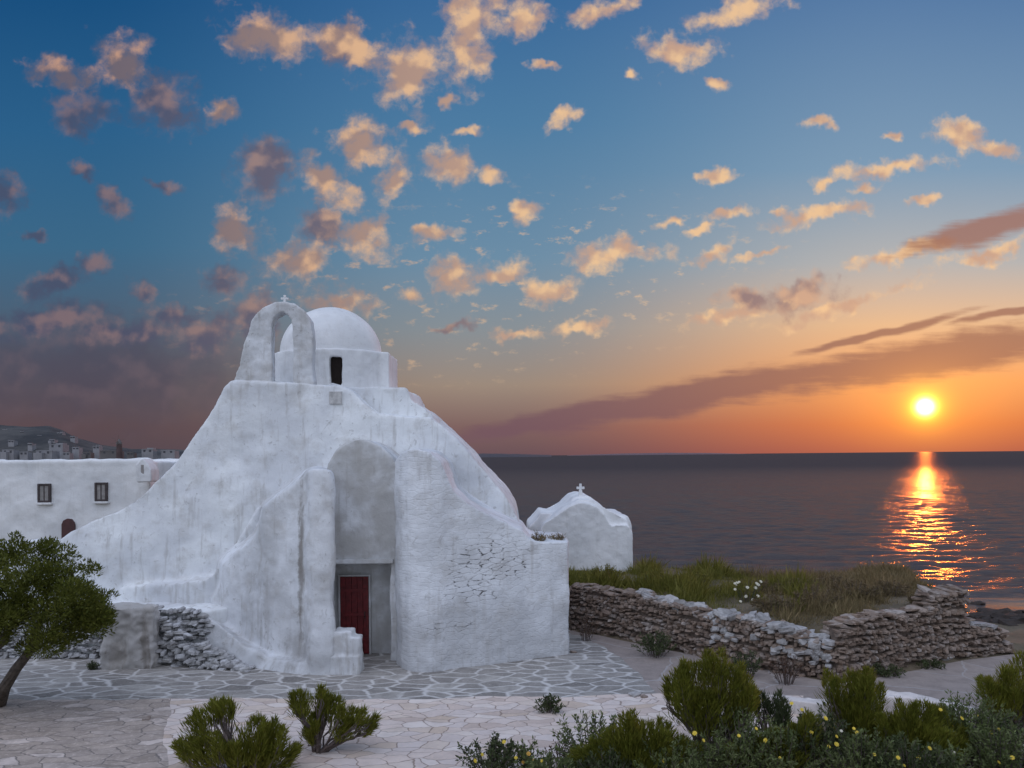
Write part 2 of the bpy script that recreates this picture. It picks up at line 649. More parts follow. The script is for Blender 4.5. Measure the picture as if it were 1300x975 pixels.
def whitewash(name, base=(0.74, 0.755, 0.78), stain=0.55, courses=None, grey=0.0, runs=None):
    """limewashed rubble plaster: brushed patches, rain streaks, rubbed spots, and where courses is set the
    coursed stones under the paint with their open joints"""
    m, nt, b = new_mat(name)
    P = pos(nt)
    x, y, z = xyz(nt, P)
    patch = noise(nt, P, 0.55, 4.0, 0.6)
    patch2 = noise(nt, P, 1.9, 5.0, 0.65)
    streak = noise(nt, mapping(nt, P, scale=(3.2, 3.2, 0.28)), 1.6, 4.0, 0.62)
    grit = noise(nt, vm(nt, 'ADD', P, vm(nt, 'SCALE', noise(nt, P, 2.0, 2.0, 0.5, col=True), 0.6)), 6.0, 6.0, 0.72)
    c = mixc(nt, patch.ss(0.35, 0.65), [min(0.84, q * 1.06) for q in base], [q * 0.84 for q in base])
    c = mixc(nt, (patch2 - 0.47).ss(0.0, 0.22) * (0.42 * stain), c, (0.42, 0.39, 0.35))
    c = mixc(nt, (streak - 0.53).ss(0.0, 0.18) * (0.50 * stain), c, (0.36, 0.335, 0.305))
    c = mixc(nt, (grit - 0.58).ss(0.0, 0.1) * (0.5 * stain), c, (0.26, 0.24, 0.22))
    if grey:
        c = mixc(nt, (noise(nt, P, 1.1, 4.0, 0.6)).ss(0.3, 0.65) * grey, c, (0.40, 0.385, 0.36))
    crack = noise(nt, vm(nt, 'ADD', P, vm(nt, 'SCALE', noise(nt, P, 4.0, 3.0, 0.6, col=True), 0.12)), 1.1, 2.0, 0.5)
    hair = ((crack - 0.5) * (crack - 0.5) * -9000.0).exp() * (noise(nt, P, 1.7, 2.0, 0.5) - 0.62).ss(0.0, 0.10)
    c = mixc(nt, hair * (0.35 * stain), c, (0.22, 0.20, 0.18))
    if runs:
        # dark run of rain dirt down the plaster
        for (cx, cz, rx, rz, k) in runs:
            e = vm(nt, 'LENGTH', comb(nt, (x - cx + (patch2 - 0.5) * 0.25) / rx, 0.0, (z - cz) / rz))
            rm = (1.1 - e + (streak - 0.5) * 1.6 + (grit - 0.5) * 1.2).ss(0.0, 0.9)
            c = mixc(nt, rm * k, c, (0.20, 0.175, 0.15))
    h = patch2 * 0.5 + grit * 0.35 + noise(nt, P, 26.0, 3.0, 0.6) * 0.16
    if courses:
        q = comb(nt, x * 1.0 + y * 0.6, z + (noise(nt, P, 1.4, 2.0) - 0.5) * 0.12, 0.0)
        wq = vm(nt, 'ADD', q, vm(nt, 'SCALE', vm(nt, 'SUBTRACT', noise(nt, P, 3.0, 3.0, 0.6, col=True), (0.5, 0.5, 0.5)), 0.10))
        br = nt.nodes.new('ShaderNodeTexVoronoi')
        br.feature = 'DISTANCE_TO_EDGE'
        br.voronoi_dimensions = '2D'
        br.inputs['Randomness'].default_value = 0.8
        br.inputs['Scale'].default_value = 1.0
        nt.links.new(mapping(nt, wq, scale=(2.7, 8.8, 1)).s, br.inputs['Vector'])
        jt = E.m(nt, 'SUBTRACT', 1.0, E(nt, br.outputs['Distance']).ss(0.02, 0.13))
        gate = noise(nt, mapping(nt, P, scale=(1, 1, 1.6)), 2.6, 3.0, 0.6)
        near = None
        for (cx, cy, cz, rx, rz) in courses:
            e = vm(nt, 'LENGTH', comb(nt, (x - cx) / rx, 0.0, (z - cz) / rz))
            near = e if near is None else near.mn(e)
        soft = (1.25 - near + (gate - 0.5) * 1.2).ss(0.0, 0.6)
        gap = jt.pw(2.0) * soft * (noise(nt, mapping(nt, P, scale=(1, 1, 2.2)), 5.5, 3.0, 0.6) - 0.535).ss(0.0, 0.10)
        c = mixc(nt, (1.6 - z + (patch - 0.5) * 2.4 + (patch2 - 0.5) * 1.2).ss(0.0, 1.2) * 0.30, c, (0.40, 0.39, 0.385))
        c = mixc(nt, jt * soft * 0.12, c, (0.45, 0.43, 0.40))
        c = mixc(nt, gap * 0.8, c, (0.06, 0.055, 0.05))
        h = h - jt * soft * 0.12 - gap * 0.9 - jt * 0.10
    lk(nt, b.inputs['Base Color'], c)
    b.inputs['Roughness'].default_value = 0.85
    b.inputs['Specular IOR Level'].default_value = 0.2
    bump(nt, b, h - hair * 0.12, 0.9, 0.045)
    return m


M_WHITE = whitewash('whitewash_main', stain=0.85, base=(0.77, 0.785, 0.81))
M_WHITE2 = whitewash('whitewash_clean', stain=0.30, base=(0.85, 0.86, 0.87))
M_WEATHER = whitewash('whitewash_weathered', stain=1.0, grey=0.35)
r1 = W(383, 700, 19.0)
r2 = W(300, 790, 19.9)
M_BUTT = whitewash('whitewash_buttress', stain=0.9, grey=0.22, runs=[(r1.x, r1.z, 0.13, 2.3, 0.75), (r1.x - 0.15, 0.5, 0.6, 0.55, 0.4), (r1.x - 1.0, 1.2, 0.22, 1.2, 0.3)])
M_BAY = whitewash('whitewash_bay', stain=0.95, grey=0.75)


def stone_mat(name, cols, white=0.0, seedscale=3.0):
    m, nt, b = new_mat(name)
    P = pos(nt)
    r = island(nt)
    c = ramp(nt, r, [(i / (len(cols) - 1), k) for i, k in enumerate(cols)])
    n = noise(nt, P, 7.0, 6.0, 0.7)
    c = mixc(nt, n.ss(0.42, 0.70) * 0.7, c, [q * 0.45 for q in cols[0]])
    n2 = noise(nt, P, 4.0, 3.0, 0.6)
    if white:
        c = mixc(nt, (n2 - 0.5).ss(0.0, 0.18) * white, c, (0.62, 0.62, 0.62))
    lk(nt, b.inputs['Base Color'], c)
    b.inputs['Roughness'].default_value = 0.92
    bump(nt, b, n + noise(nt, P, 30.0, 3.0) * 0.3, 0.8, 0.03)
    return m


M_DRY = stone_mat('dry_stone', [(0.18, 0.125, 0.09), (0.29, 0.21, 0.16), (0.24, 0.175, 0.135), (0.34, 0.265, 0.215), (0.20, 0.14, 0.105), (0.42, 0.36, 0.32)], 0.15)
M_DRYCORE = flat_mat('rubble_core', (0.13, 0.098, 0.078), 0.95, 0.4)
M_CAP = stone_mat('pale_cap_stone', [(0.34, 0.32, 0.31), (0.46, 0.44, 0.43), (0.26, 0.245, 0.235), (0.52, 0.50, 0.49)], 0.3)
M_RUB = stone_mat('limewashed_rubble', [(0.34, 0.33, 0.33), (0.50, 0.50, 0.51), (0.40, 0.39, 0.38), (0.58, 0.58, 0.60)], 0.6)
M_ROCK = stone_mat('shore_rock', [(0.028, 0.021, 0.018), (0.05, 0.036, 0.028), (0.04, 0.03, 0.026)])


def paving_mat(name, scale, stones, joint, jw, rough=0.8, stretch=(1, 1), soft=0.5, jvar=0.0, dirt=0.55):
    m, nt, b = new_mat(name)
    P = pos(nt)
    wv = vm(nt, 'SCALE', vm(nt, 'SUBTRACT', noise(nt, P, 1.6, 3.0, 0.6, col=True), (0.5, 0.5, 0.5)), 0.34)
    q = mapping(nt, vm(nt, 'ADD', P, wv), scale=(stretch[0], stretch[1], 0.0))
    v1 = nt.nodes.new('ShaderNodeTexVoronoi')
    v1.feature = 'DISTANCE_TO_EDGE'
    v1.voronoi_dimensions = '2D'
    v1.inputs['Scale'].default_value = scale
    nt.links.new(q.s, v1.inputs['Vector'])
    v2 = nt.nodes.new('ShaderNodeTexVoronoi')
    v2.voronoi_dimensions = '2D'
    v2.inputs['Scale'].default_value = scale
    nt.links.new(q.s, v2.inputs['Vector'])
    e = E(nt, v1.outputs['Distance'])
    cr, cg, cb = xyz(nt, E(nt, v2.outputs['Color']))
    c = ramp(nt, cr, [(i / (len(stones) - 1), k) for i, k in enumerate(stones)])
    n = noise(nt, P, 3.0, 6.0, 0.65)
    c = mixc(nt, n.ss(0.35, 0.72) * dirt, c, [k * 0.62 for k in stones[0]])
    c = mixc(nt, (noise(nt, P, 14.0, 4.0, 0.7) - 0.52).ss(0.0, 0.2) * 0.35, c, [min(1, k * 1.5) for k in stones[-1]])
    jn = noise(nt, P, 0.8, 3.0, 0.6)
    width = jn.lin(0.3, 0.7, jw * 0.55, jw * 1.4)
    j = E.m(nt, 'SUBTRACT', 1.0, (e / width).ss(1.0 - soft, 1.0 + soft))
    if jvar:
        j = j * (noise(nt, P, 0.55, 3.0, 0.6) + noise(nt, P, 3.0, 3.0, 0.6) * 0.4 - 0.42).ss(0.0, jvar)
    c = mixc(nt, j * 0.92, c, joint)
    lk(nt, b.inputs['Base Color'], c)
    b.inputs['Roughness'].default_value = rough
    bump(nt, b, e.mn(0.08) * 4.0 + n * 0.35, 0.6, 0.02)
    return m


M_PLAZA = paving_mat('plaza_flags', 1.95, [(0.20, 0.185, 0.17), (0.35, 0.325, 0.30), (0.27, 0.25, 0.23), (0.43, 0.405, 0.375)],
                     (0.60, 0.58, 0.56), 0.066, stretch=(0.8, 1.45), soft=0.8, jvar=0.30)
M_PALE = paving_mat('pale_flags', 2.9, [(0.56, 0.45, 0.39), (0.74, 0.62, 0.55), (0.66, 0.57, 0.53), (0.78, 0.69, 0.63), (0.60, 0.47, 0.37)],
                    (0.26, 0.19, 0.15), 0.026, stretch=(0.8, 1.4), soft=0.9, dirt=0.28)
M_OLD = paving_mat('old_flags', 2.7, [(0.33, 0.27, 0.225), (0.48, 0.395, 0.335), (0.41, 0.34, 0.295), (0.66, 0.56, 0.50)],
                   (0.17, 0.145, 0.13), 0.028, stretch=(0.7, 1.6), soft=0.9)
M_LANE = paving_mat('lane_concrete', 0.5, [(0.30, 0.25, 0.225), (0.35, 0.295, 0.265), (0.31, 0.26, 0.235)],
                    (0.38, 0.35, 0.34), 0.01)


def ground_mat():
    m, nt, b = new_mat('ground_earth')
    P = pos(nt)
    n = noise(nt, P, 0.6, 6.0, 0.65)
    n2 = noise(nt, P, 5.0, 5.0, 0.7)
    c = mixc(nt, n.ss(0.35, 0.65), (0.10, 0.078, 0.048), (0.17, 0.13, 0.085))
    c = mixc(nt, (n2 - 0.5).ss(0.0, 0.2) * 0.5, c, (0.07, 0.075, 0.035))
    lk(nt, b.inputs['Base Color'], c)
    b.inputs['Roughness'].default_value = 0.95
    bump(nt, b, n2, 0.7, 0.05)
    return m


M_GROUND = ground_mat()


def leaf_mat(name, cols, rough=0.6, trans=0.25):
    m, nt, b = new_mat(name)
    r = island(nt)
    c = ramp(nt, r, [(i / (len(cols) - 1), k) for i, k in enumerate(cols)])
    P = pos(nt)
    n = noise(nt, P, 2.2, 3.0, 0.6)
    c = mixc(nt, n.ss(0.35, 0.7) * 0.5, c, [q * 0.6 for q in cols[0]])
    lk(nt, b.inputs['Base Color'], c)
    b.inputs['Roughness'].default_value = rough
    b.inputs['Specular IOR Level'].default_value = 0.2
    tr = nt.nodes.new('ShaderNodeBsdfTranslucent')
    nt.links.new(c.s, tr.inputs[0])
    mx = nt.nodes.new('ShaderNodeMixShader')
    mx.inputs[0].default_value = trans
    nt.links.new(b.outputs[0], mx.inputs[1])
    nt.links.new(tr.outputs[0], mx.inputs[2])
    nt.links.new(mx.outputs[0], nt.nodes['Material Output'].inputs[0])
    return m


M_TREE = leaf_mat('tree_foliage', [(0.075, 0.09, 0.014), (0.125, 0.14, 0.020), (0.16, 0.165, 0.026), (0.09, 0.095, 0.02)])
M_PLUME = leaf_mat('plume_foliage', [(0.15, 0.165, 0.024), (0.22, 0.23, 0.032), (0.28, 0.275, 0.045), (0.19, 0.165, 0.03)], trans=0.42)
M_LEAFY = leaf_mat('greygreen_leaves', [(0.10, 0.135, 0.045), (0.165, 0.20, 0.07), (0.21, 0.24, 0.105), (0.12, 0.14, 0.05)])
M_LEAFY2 = leaf_mat('dark_leaves', [(0.055, 0.075, 0.03), (0.09, 0.11, 0.045), (0.12, 0.135, 0.065)])
M_GRASS = leaf_mat('meadow_grass', [(0.13, 0.135, 0.022), (0.20, 0.19, 0.035), (0.26, 0.235, 0.055), (0.16, 0.145, 0.035)], trans=0.35)
M_STRAW = leaf_mat('dry_grass', [(0.19, 0.14, 0.065), (0.27, 0.20, 0.10), (0.33, 0.25, 0.13), (0.16, 0.135, 0.055)], trans=0.3)
M_SCRUB = leaf_mat('brown_scrub', [(0.15, 0.11, 0.055), (0.21, 0.155, 0.085), (0.25, 0.19, 0.11), (0.13, 0.11, 0.05)])
M_REDWEED = leaf_mat('reddish_weed', [(0.10, 0.05, 0.035), (0.14, 0.08, 0.05), (0.08, 0.06, 0.035)])
M_YELLOW = flat_mat('yellow_petals', (0.75, 0.56, 0.06), 0.6, 0.1)
M_ORANGE = flat_mat('orange_petals', (0.62, 0.36, 0.06), 0.6, 0.1)
M_CREAM = flat_mat('cream_petals', (0.66, 0.62, 0.50), 0.6, 0.1)
M_BARK = flat_mat('bark', (0.075, 0.058, 0.045), 0.9, 0.35, 14.0)
M_TWIG = flat_mat('twig', (0.13, 0.10, 0.09), 0.9, 0.3, 14.0)
M_RED = flat_mat('red_paint', (0.13, 0.010, 0.012), 0.6, 0.3, 9.0)
M_DARKWOOD = flat_mat('dark_brown_paint', (0.055, 0.04, 0.04), 0.6, 0.2)
M_PANE = flat_mat('curtained_pane', (0.28, 0.26, 0.25), 0.6, 0.2)
M_BLACK = flat_mat('dark_pane', (0.028, 0.022, 0.020), 0.95, 0.1)  # near-black matte pane that fills the slit window
M_BLACK.node_tree.nodes['Principled BSDF'].inputs['Specular IOR Level'].default_value = 0.0
M_IRON = flat_mat('iron', (0.03, 0.03, 0.03), 0.5, 0.1)


# ------------------------------------------------------------------ terrain
SEA = -3.0
WA0, WC, WB1, WB2 = G(728, 800), G(1064, 862), G(1226, 834), G(1283, 828)


def sstep(a, b, x):
    t = np.clip((x - a) / (b - a), 0, 1)
    return t * t * (3 - 2 * t)


def side(p, q, X, Y):
    """distance beyond the line p->q on its far side"""
    dx, dy = q.x - p.x, q.y - p.y
    L = math.hypot(dx, dy)
    return (-dy / L) * (X - p.x) + (dx / L) * (Y - p.y)


def zground(X, Y):
    X, Y = np.asarray(X, float), np.asarray(Y, float)
    dA = side(WA0, WC, X, Y)
    dB = side(WC, WB2, X, Y)
    d = np.minimum(dA, dB)
    bank = 0.85 * sstep(0.1, 0.9, d) - 0.25 * sstep(3, 9, d)
    east = X - (WB1.x - 0.2) - 0.40 * (Y - WB1.y)
    shore = -3.9 * sstep(0.3, 19.0, dB)
    e = sstep(-0.4, 1.4, east) * sstep(0.0, 0.6, dB)
    z = bank * (1 - e) + shore * e
    # falls away to the sea north of the chapel
    fall = sstep(8.6, 15.0, d - 0.0)
    z = z * (1 - fall) + (-5.5) * fall
    behind = sstep(-2.0, 2.0, Y - 37) * sstep(-6.0, 0.0, X + 0.33 * Y)     # sea front behind the church
    z = np.where(d < 8.6, z * (1 - behind) - 5.5 * behind, z)
    # headland to the west carrying the town
    west = sstep(0.0, 6.0, -(X + 0.40 * Y) + 2.0) * sstep(36, 50, Y)
    z = z * (1 - west) + 1.0 * west
    # slope up to where the viewer stands
    z = z + 3.4 * sstep(11.5, 2.0, Y) * (Y < 11.5)
    return z


def build_terrain():
    xs = np.concatenate([np.linspace(-1500, -60, 40), np.linspace(-57, -14, 40), np.arange(-13.7, 34, 0.33), np.linspace(34.5, 160, 40)])
    ys = np.concatenate([np.linspace(-40, 8, 24), np.arange(8.3, 46, 0.33), np.linspace(46.5, 120, 40), np.linspace(130, 1600, 40)])
    X, Y = np.meshgrid(xs, ys)
    Z = zground(X, Y)
    flat = (np.abs(Z) < 0.02)
    N = vfbm(np.stack([X * 0.7, Y * 0.7, X * 0], -1), 4, 3)
    Z = Z + np.where(flat, -0.01, 0.06 * N)
    o = link('ground', grid_mesh('ground', X, Y, Z), M_GROUND)
    tag(o, 'earth bank and rocky shore around the whitewashed church', 'ground', kind='structure')


build_terrain()


def sheet(name, px, z, mat, label):
    pts = [G(x, y, z) if y > 640 else None for x, y in px]
    bm = bmesh.new()
    f = bm.faces.new([bm.verts.new(p) for p in pts])
    bmesh.ops.triangulate(bm, faces=[f])
    me = from_bm(name, bm)
    o = link(name, me, mat)
    tag(o, label, 'pavement', kind='structure')
    return o


def sheet_xy(name, pts, z, mat, label):
    # broken, stone by stone edge
    rg = np.random.default_rng(len(pts) * 7 + int(z * 1e4))
    out = []
    for (x0, y0), (x1, y1) in zip(pts, pts[1:] + pts[:1]):
        L = math.hypot(x1 - x0, y1 - y0)
        n = max(1, int(L / 0.28)) if L < 30 else 1
        j = 0.0
        for i in range(n):
            f = i / n
            if i % 2 == 0:
                j = rg.normal(0, 0.05) if 0 < i else 0.0
            out.append((x0 + (x1 - x0) * f - (y1 - y0) / L * j, y0 + (y1 - y0) * f + (x1 - x0) / L * j))
    pts = out
    bm = bmesh.new()
    f = bm.faces.new([bm.verts.new((x, y, z)) for x, y in pts])
    bmesh.ops.triangulate(bm, faces=[f])
    o = link(name, from_bm(name, bm), mat)
    tag(o, label, 'pavement', kind='structure')
    return o


g = lambda x, y: (G(x, y).x, G(x, y).y)
# smooth lane that bends round the dry stone wall
sheet_xy('lane', [g(700, 905), g(1000, 905), g(1330, 935), g(1500, 920), g(1500, 832), g(1283, 831), g(1226, 838), g(1064, 868),
                  g(900, 836), (WA0.x, WA0.y - 0.1), (WA0.x - 2, WA0.y + 1.5), (-1, 24), g(560, 850)], 0.004, M_LANE,
         'smooth grey lane bending round the dry stone wall')
# flagged forecourt with white painted joints
sheet_xy('plaza', [(-16, G(0, 897).y), g(215, 896), g(500, 898), g(842, 890), g(815, 858), g(790, 836), g(724, 800), (-1, 24), (-16, 24)],
         0.008, M_PLAZA, 'grey flagstone forecourt with white painted joints before the church')
sheet_xy('path', [g(214, 888), g(500, 889.5), g(842, 881), g(1020, 884), g(1010, 960), (4.5, 9.0), (-4.0, 9.0), g(214, 975)],
         0.016, M_PALE, 'pale pinkish flagstone path below the forecourt')
sheet_xy('pavement', [(-16, G(0, 888).y), g(240, 887.5), g(240, 975), (-3.4, 9.0), (-16, 9.0)],
         0.012, M_OLD, 'old brownish flagstone pavement under the tree')


# ------------------------------------------------------------------ sea
def build_sea():
    m, nt, b = new_mat('sea_water')
    P = pos(nt)
    x, y, z = xyz(nt, P)
    far = y.ss(50.0, 520.0)
    calm = ((x - 27.5) * (x - 27.5) * (-1 / 40.0) + (y - 41.5) * (y - 41.5) * (-1 / 10.0)).exp()
    df = nt.nodes.new('ShaderNodeBsdfDiffuse')
    df.inputs['Color'].default_value = (0.076, 0.064, 0.066, 1)
    gl = nt.nodes.new('ShaderNodeBsdfGlossy')
    gl.inputs['Color'].default_value = (1.0, 0.92, 0.88, 1)
    lk(nt, gl.inputs['Roughness'], (far * 0.10 + 0.14) * (1.0 - calm * 0.3))
    fr = nt.nodes.new('ShaderNodeFresnel')
    fr.inputs['IOR'].default_value = 1.33
    mx = nt.nodes.new('ShaderNodeMixShader')
    lk(nt, mx.inputs[0], E(nt, fr.outputs[0]) * (calm * 0.6 + 0.30) * (1.0 - far * 0.90))
    nt.links.new(df.outputs[0], mx.inputs[1])
    nt.links.new(gl.outputs[0], mx.inputs[2])
    nt.links.new(mx.outputs[0], nt.nodes['Material Output'].inputs[0])
    h1 = noise(nt, mapping(nt, P, scale=(0.55, 1.5, 1)), 1.5, 6.0, 0.62)
    h2 = noise(nt, mapping(nt, P, scale=(0.5, 1.3, 1)), 0.16, 5.0, 0.6)
    bump(nt, b, (h1 + h2 * 1.6) * (1.0 - calm * 0.85), 0.8, 0.22)
    nb = b.inputs['Normal'].links[0].from_socket
    for nd in (df, gl, fr):
        nt.links.new(nb, nd.inputs['Normal'])
    nt.nodes.remove(b)
    ys = [26.0]
    while ys[-1] < 420:
        ys.append(ys[-1] * 1.0050)
    while ys[-1] < 90000:
        ys.append(ys[-1] * 1.09)
    ys = np.array(ys)
    ts = np.concatenate([np.linspace(-6, -1.05, 20), np.linspace(-1.0, 1.0, 560), np.linspace(1.05, 6, 20)])
    T, Y = np.meshgrid(ts, ys)
    X = T * Y
    Z = np.full_like(X, SEA)
    rng = np.random.default_rng(5)
    fade = np.clip(1.25 - Y / 420, 0, 1)
    for k in range(56):
        lam = 0.9 + 3.8 * rng.uniform(0, 1) ** 1.6
        ang = rng.normal(0.12, 0.42)
        amp = 0.0052 * lam ** 0.85
        kx, ky = math.sin(ang) * 2 * math.pi / lam, math.cos(ang) * 2 * math.pi / lam
        ph = rng.uniform(0, 6.28)
        f = np.clip(lam / (Y * 0.0050 * 3.0) - 0.6, 0, 1)
        Z += amp * fade * f * np.sin(kx * X + ky * Y + ph)
    Z = SEA + (Z - SEA) * (1 - 0.9 * np.exp(-((X - 27.5) ** 2 / 40 + (Y - 41.5) ** 2 / 10)))
    o = link('sea', grid_mesh('sea', X, Y, Z), m)
    tag(o, 'dark rippled sea carrying the glitter of the setting sun', 'sea', kind='structure')


build_sea()


def ridge(name, prof, Y, depth, mat, label, kind, cat, seed):
    """landform: crest heights along a line of pixels, falling off to front and back"""
    xs = np.linspace(prof[0][0], prof[-1][0], 120)
    tops = np.interp(xs, [p[0] for p in prof], [p[1] for p in prof])
    V = []
    for r in np.linspace(-1, 1, 15):
        row = []
        for x, t in zip(xs, tops):
            p = W(x, t, Y)
            k = (1 - abs(r) ** 1.6)
            n = mnoise.fractal(Vector((p.x * 0.02 + seed, r * 2, seed)), 1.0, 2.0, 4)
            z = SEA - 1 + (p.z - SEA + 1) * max(k, 0) * (1 + 0.10 * n)
            row.append((p.x * (1 + r * depth / Y), Y + r * depth, z))
        V.append(row)
    A = np.array(V)
    o = link(name, grid_mesh(name, A[..., 0], A[..., 1], A[..., 2]), mat)
    tag(o, label, cat, kind=kind)
    return o


def hill_mat():
    m, nt, b = new_mat('hill_scrub')
    P = pos(nt)
    n = noise(nt, P, 0.05, 6.0, 0.7)
    c = mixc(nt, n.ss(0.35, 0.65), (0.030, 0.030, 0.032), (0.085, 0.080, 0.075))
    lk(nt, b.inputs['Base Color'], c)
    b.inputs['Roughness'].default_value = 0.95
    return m


M_HILL = hill_mat()
HY = 420.0
ridge('hill', [(-160, 549), (-60, 538), (0, 539), (40, 541), (62, 541), (80, 546), (100, 555), (130, 565), (170, 570), (236, 571), (300, 575), (340, 579)],
      HY, 90, M_HILL, 'dark scrubby hill carrying the distant white town', 'structure', 'hill', 3.0)
M_ISLE = flat_mat('far_island', (0.07, 0.06, 0.07), 0.95, 0.1, 0.01)
ridge('island', [(560, 577.2), (600, 575.6), (640, 576.0), (668, 576.6), (700, 577.6)], 5200, 500, M_ISLE,
      'low dark island on the horizon beyond the church', 'structure', 'island', 9.0)
M_ISLE2 = flat_mat('farther_island', (0.16, 0.10, 0.11), 0.95, 0.1, 0.01)
ridge('island', [(720, 578), (790, 575.6), (850, 574.8), (900, 575.0), (960, 576.4)], 14000, 900, M_ISLE2,
      'faint mauve island far out on the horizon', 'structure', 'island', 17.0)


# ------------------------------------------------------------------ church
church = empty('church', (W(420, 850, 22).x, 22.0, 0), 'lumpy whitewashed church with a dome and a belfry arch on the forecourt', 'church')

bm = bmesh.new()
main_px = [(64, 697), (72, 691), (88, 676), (120, 660), (150, 646), (178, 628), (205, 604), (228, 578), (248, 548),
           (268, 520), (284, 496), (292, 485), (300, 483), (345, 485), (400, 487), (432, 489), (446, 498), (462, 513), (479, 527), (546, 528),
           (560, 540), (578, 558), (600, 582), (622, 606), (640, 627), (653, 648), (661, 672), (664, 700), (664, 850), (664, 900), (64, 900)]
add_profile(bm, main_px, 21.6, 22.9, batter=0.10)
core_px = [(215, 900), (215, 600)] + [p for p in main_px if p[0] > 216]
core_px[-1] = (664, 900)
core_px = core_px[:-1] + [(664, 900)]
add_profile(bm, core_px, 21.9, 27.5, batter=0.10)
add_profile(bm, [(-140, 684), (-20, 685), (40, 687), (80, 690), (80, 900), (-140, 900)], 21.9, 22.35)
# buried lower heap that swells the foot of the wall
add_curtain(bm, [(150, 21.6, 745), (200, 21.3, 742), (262, 21.1, 735), (300, 21.3, 690), (330, 21.6, 640)], 23.0)
plaster('wall', bm, M_WHITE, church, voxel=0.06, smooth_it=3, amp=0.07, fscale=0.55, fine=0.008)

bm = bmesh.new()
add_profile(bm, [(420, 486), (440, 491), (500, 492), (516, 493), (521, 505), (524, 514), (536, 516), (549, 528), (556, 545), (420, 545)], 23.1, 26.6)
plaster('roof_block', bm, M_WHITE, church, voxel=0.06, smooth_it=3, amp=0.03)

# great buttress left of the door, swinging back to the wall
bm = bmesh.new()
add_curtain(bm, [(425, 18.72, 604), (420, 18.60, 597), (408, 18.56, 594), (397, 18.58, 595), (391, 18.72, 598), (386, 19.02, 604), (366, 19.28, 621), (350, 19.45, 632), (336, 19.65, 645),
                 (331, 19.8, 668), (327, 19.9, 682), (312, 20.15, 694), (296, 20.4, 704), (283, 20.6, 716), (279, 20.75, 744), (268, 20.9, 764)],
            23.4, foot=0.18, skew=-1.25)
# flared foot and plaster apron
add_curtain(bm, [(414, 18.45, 842), (380, 18.62, 842), (345, 18.98, 836), (312, 19.3, 822), (285, 19.7, 798), (255, 20.1, 775)], 21.6, foot=0.22, skew=-0.7)
plaster('buttress', bm, M_BUTT, church, voxel=0.045, smooth_it=4, amp=0.05, fscale=0.8, fine=0.008)

# arched bay above the door (hollow under the lintel)
bm = bmesh.new()
bay = [(412, 900), (412, 606), (416, 590), (424, 575), (434, 565), (446, 558.5), (456, 557), (468, 559), (482, 566), (496, 578), (508, 594), (516, 606),
       (516, 900), (497, 900), (497, 714), (413, 713), (413, 900)]
bay[0] = (404, 900); bay[1] = (404, 640); bay.insert(2, (412, 606))
add_profile(bm, bay, 19.7, 20.42)
add_profile(bm, [(404, 900), (404, 640), (412, 606), (416, 590), (424, 575), (434, 565), (446, 558.5), (456, 557), (468, 559), (482, 566), (496, 578), (508, 594), (516, 606), (516, 900)], 20.42, 23.5)
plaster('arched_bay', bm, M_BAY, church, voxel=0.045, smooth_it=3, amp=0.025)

# rounded pier and the long wall of coursed stone right of the door
cz = lambda px, py, Y: W(px, py, Y)
c1, c2, c3 = cz(622, 712, 19.5), cz(560, 795, 19.0), cz(600, 745, 19.4)
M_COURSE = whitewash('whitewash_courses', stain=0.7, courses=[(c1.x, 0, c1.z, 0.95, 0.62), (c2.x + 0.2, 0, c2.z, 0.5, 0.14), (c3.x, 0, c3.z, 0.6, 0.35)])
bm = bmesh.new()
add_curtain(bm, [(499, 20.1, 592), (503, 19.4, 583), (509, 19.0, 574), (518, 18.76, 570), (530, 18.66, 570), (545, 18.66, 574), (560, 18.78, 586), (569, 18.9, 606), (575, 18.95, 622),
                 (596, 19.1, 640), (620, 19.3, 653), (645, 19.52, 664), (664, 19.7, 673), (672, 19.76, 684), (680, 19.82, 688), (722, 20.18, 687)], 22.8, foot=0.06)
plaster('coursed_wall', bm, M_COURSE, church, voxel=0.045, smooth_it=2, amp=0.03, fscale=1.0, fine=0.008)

# low stepped pier beside the door
bm = bmesh.new()
for (x0, x1, yt, Y0, Y1) in [(423, 446, 802, 18.5, 19.0), (438, 457, 810, 18.48, 18.95), (418, 457, 834, 18.44, 18.98)]:
    a = W(x0, yt, Y0); b_ = W(x1, yt, Y0)
    add_box(bm, (a.x, Y0, -0.2), (b_.x, Y1, a.z))
plaster('stepped_pier', bm, M_WEATHER, church, voxel=0.035, smooth_it=2, amp=0.02, fscale=2.0, fine=0.01)

# lintel
bm = bmesh.new()
a, b_ = W(421, 716, 19.62), W(499, 710, 19.62)
add_box(bm, (a.x, 19.60, a.z), (b_.x, 20.2, b_.z), bevel=0.02)
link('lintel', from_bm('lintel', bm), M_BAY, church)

# red plank door deep in the niche
dl, dr = W(432, 732, 20.36), W(468, 732, 20.36)
door = None
bm = bmesh.new()
npl = 5
for i in range(npl):
    x0 = dl.x + (dr.x - dl.x) * i / npl
    x1 = dl.x + (dr.x - dl.x) * (i + 1) / npl
    add_box(bm, (x0 + 0.004, 20.320 - (0.004 if i % 2 else 0), 0.03), (x1 - 0.004, 20.405, dl.z), bevel=0.006)
for zz in (0.35, 1.0, 1.62):
    add_box(bm, (dl.x + 0.03, 20.300, zz), (dr.x - 0.03, 20.321, zz + 0.09), bevel=0.005)
door = link('door', from_bm('door', bm), M_RED, church)
bm = bmesh.new()
add_tube(bm, [(dr.x - 0.09, 20.305, 0.96), (dr.x - 0.09, 20.255, 0.98), (dr.x - 0.09, 20.255, 1.10), (dr.x - 0.09, 20.305, 1.12)], [0.012] * 4, 6)
link('handle', from_bm('handle', bm), M_IRON, door)
bm = bmesh.new()
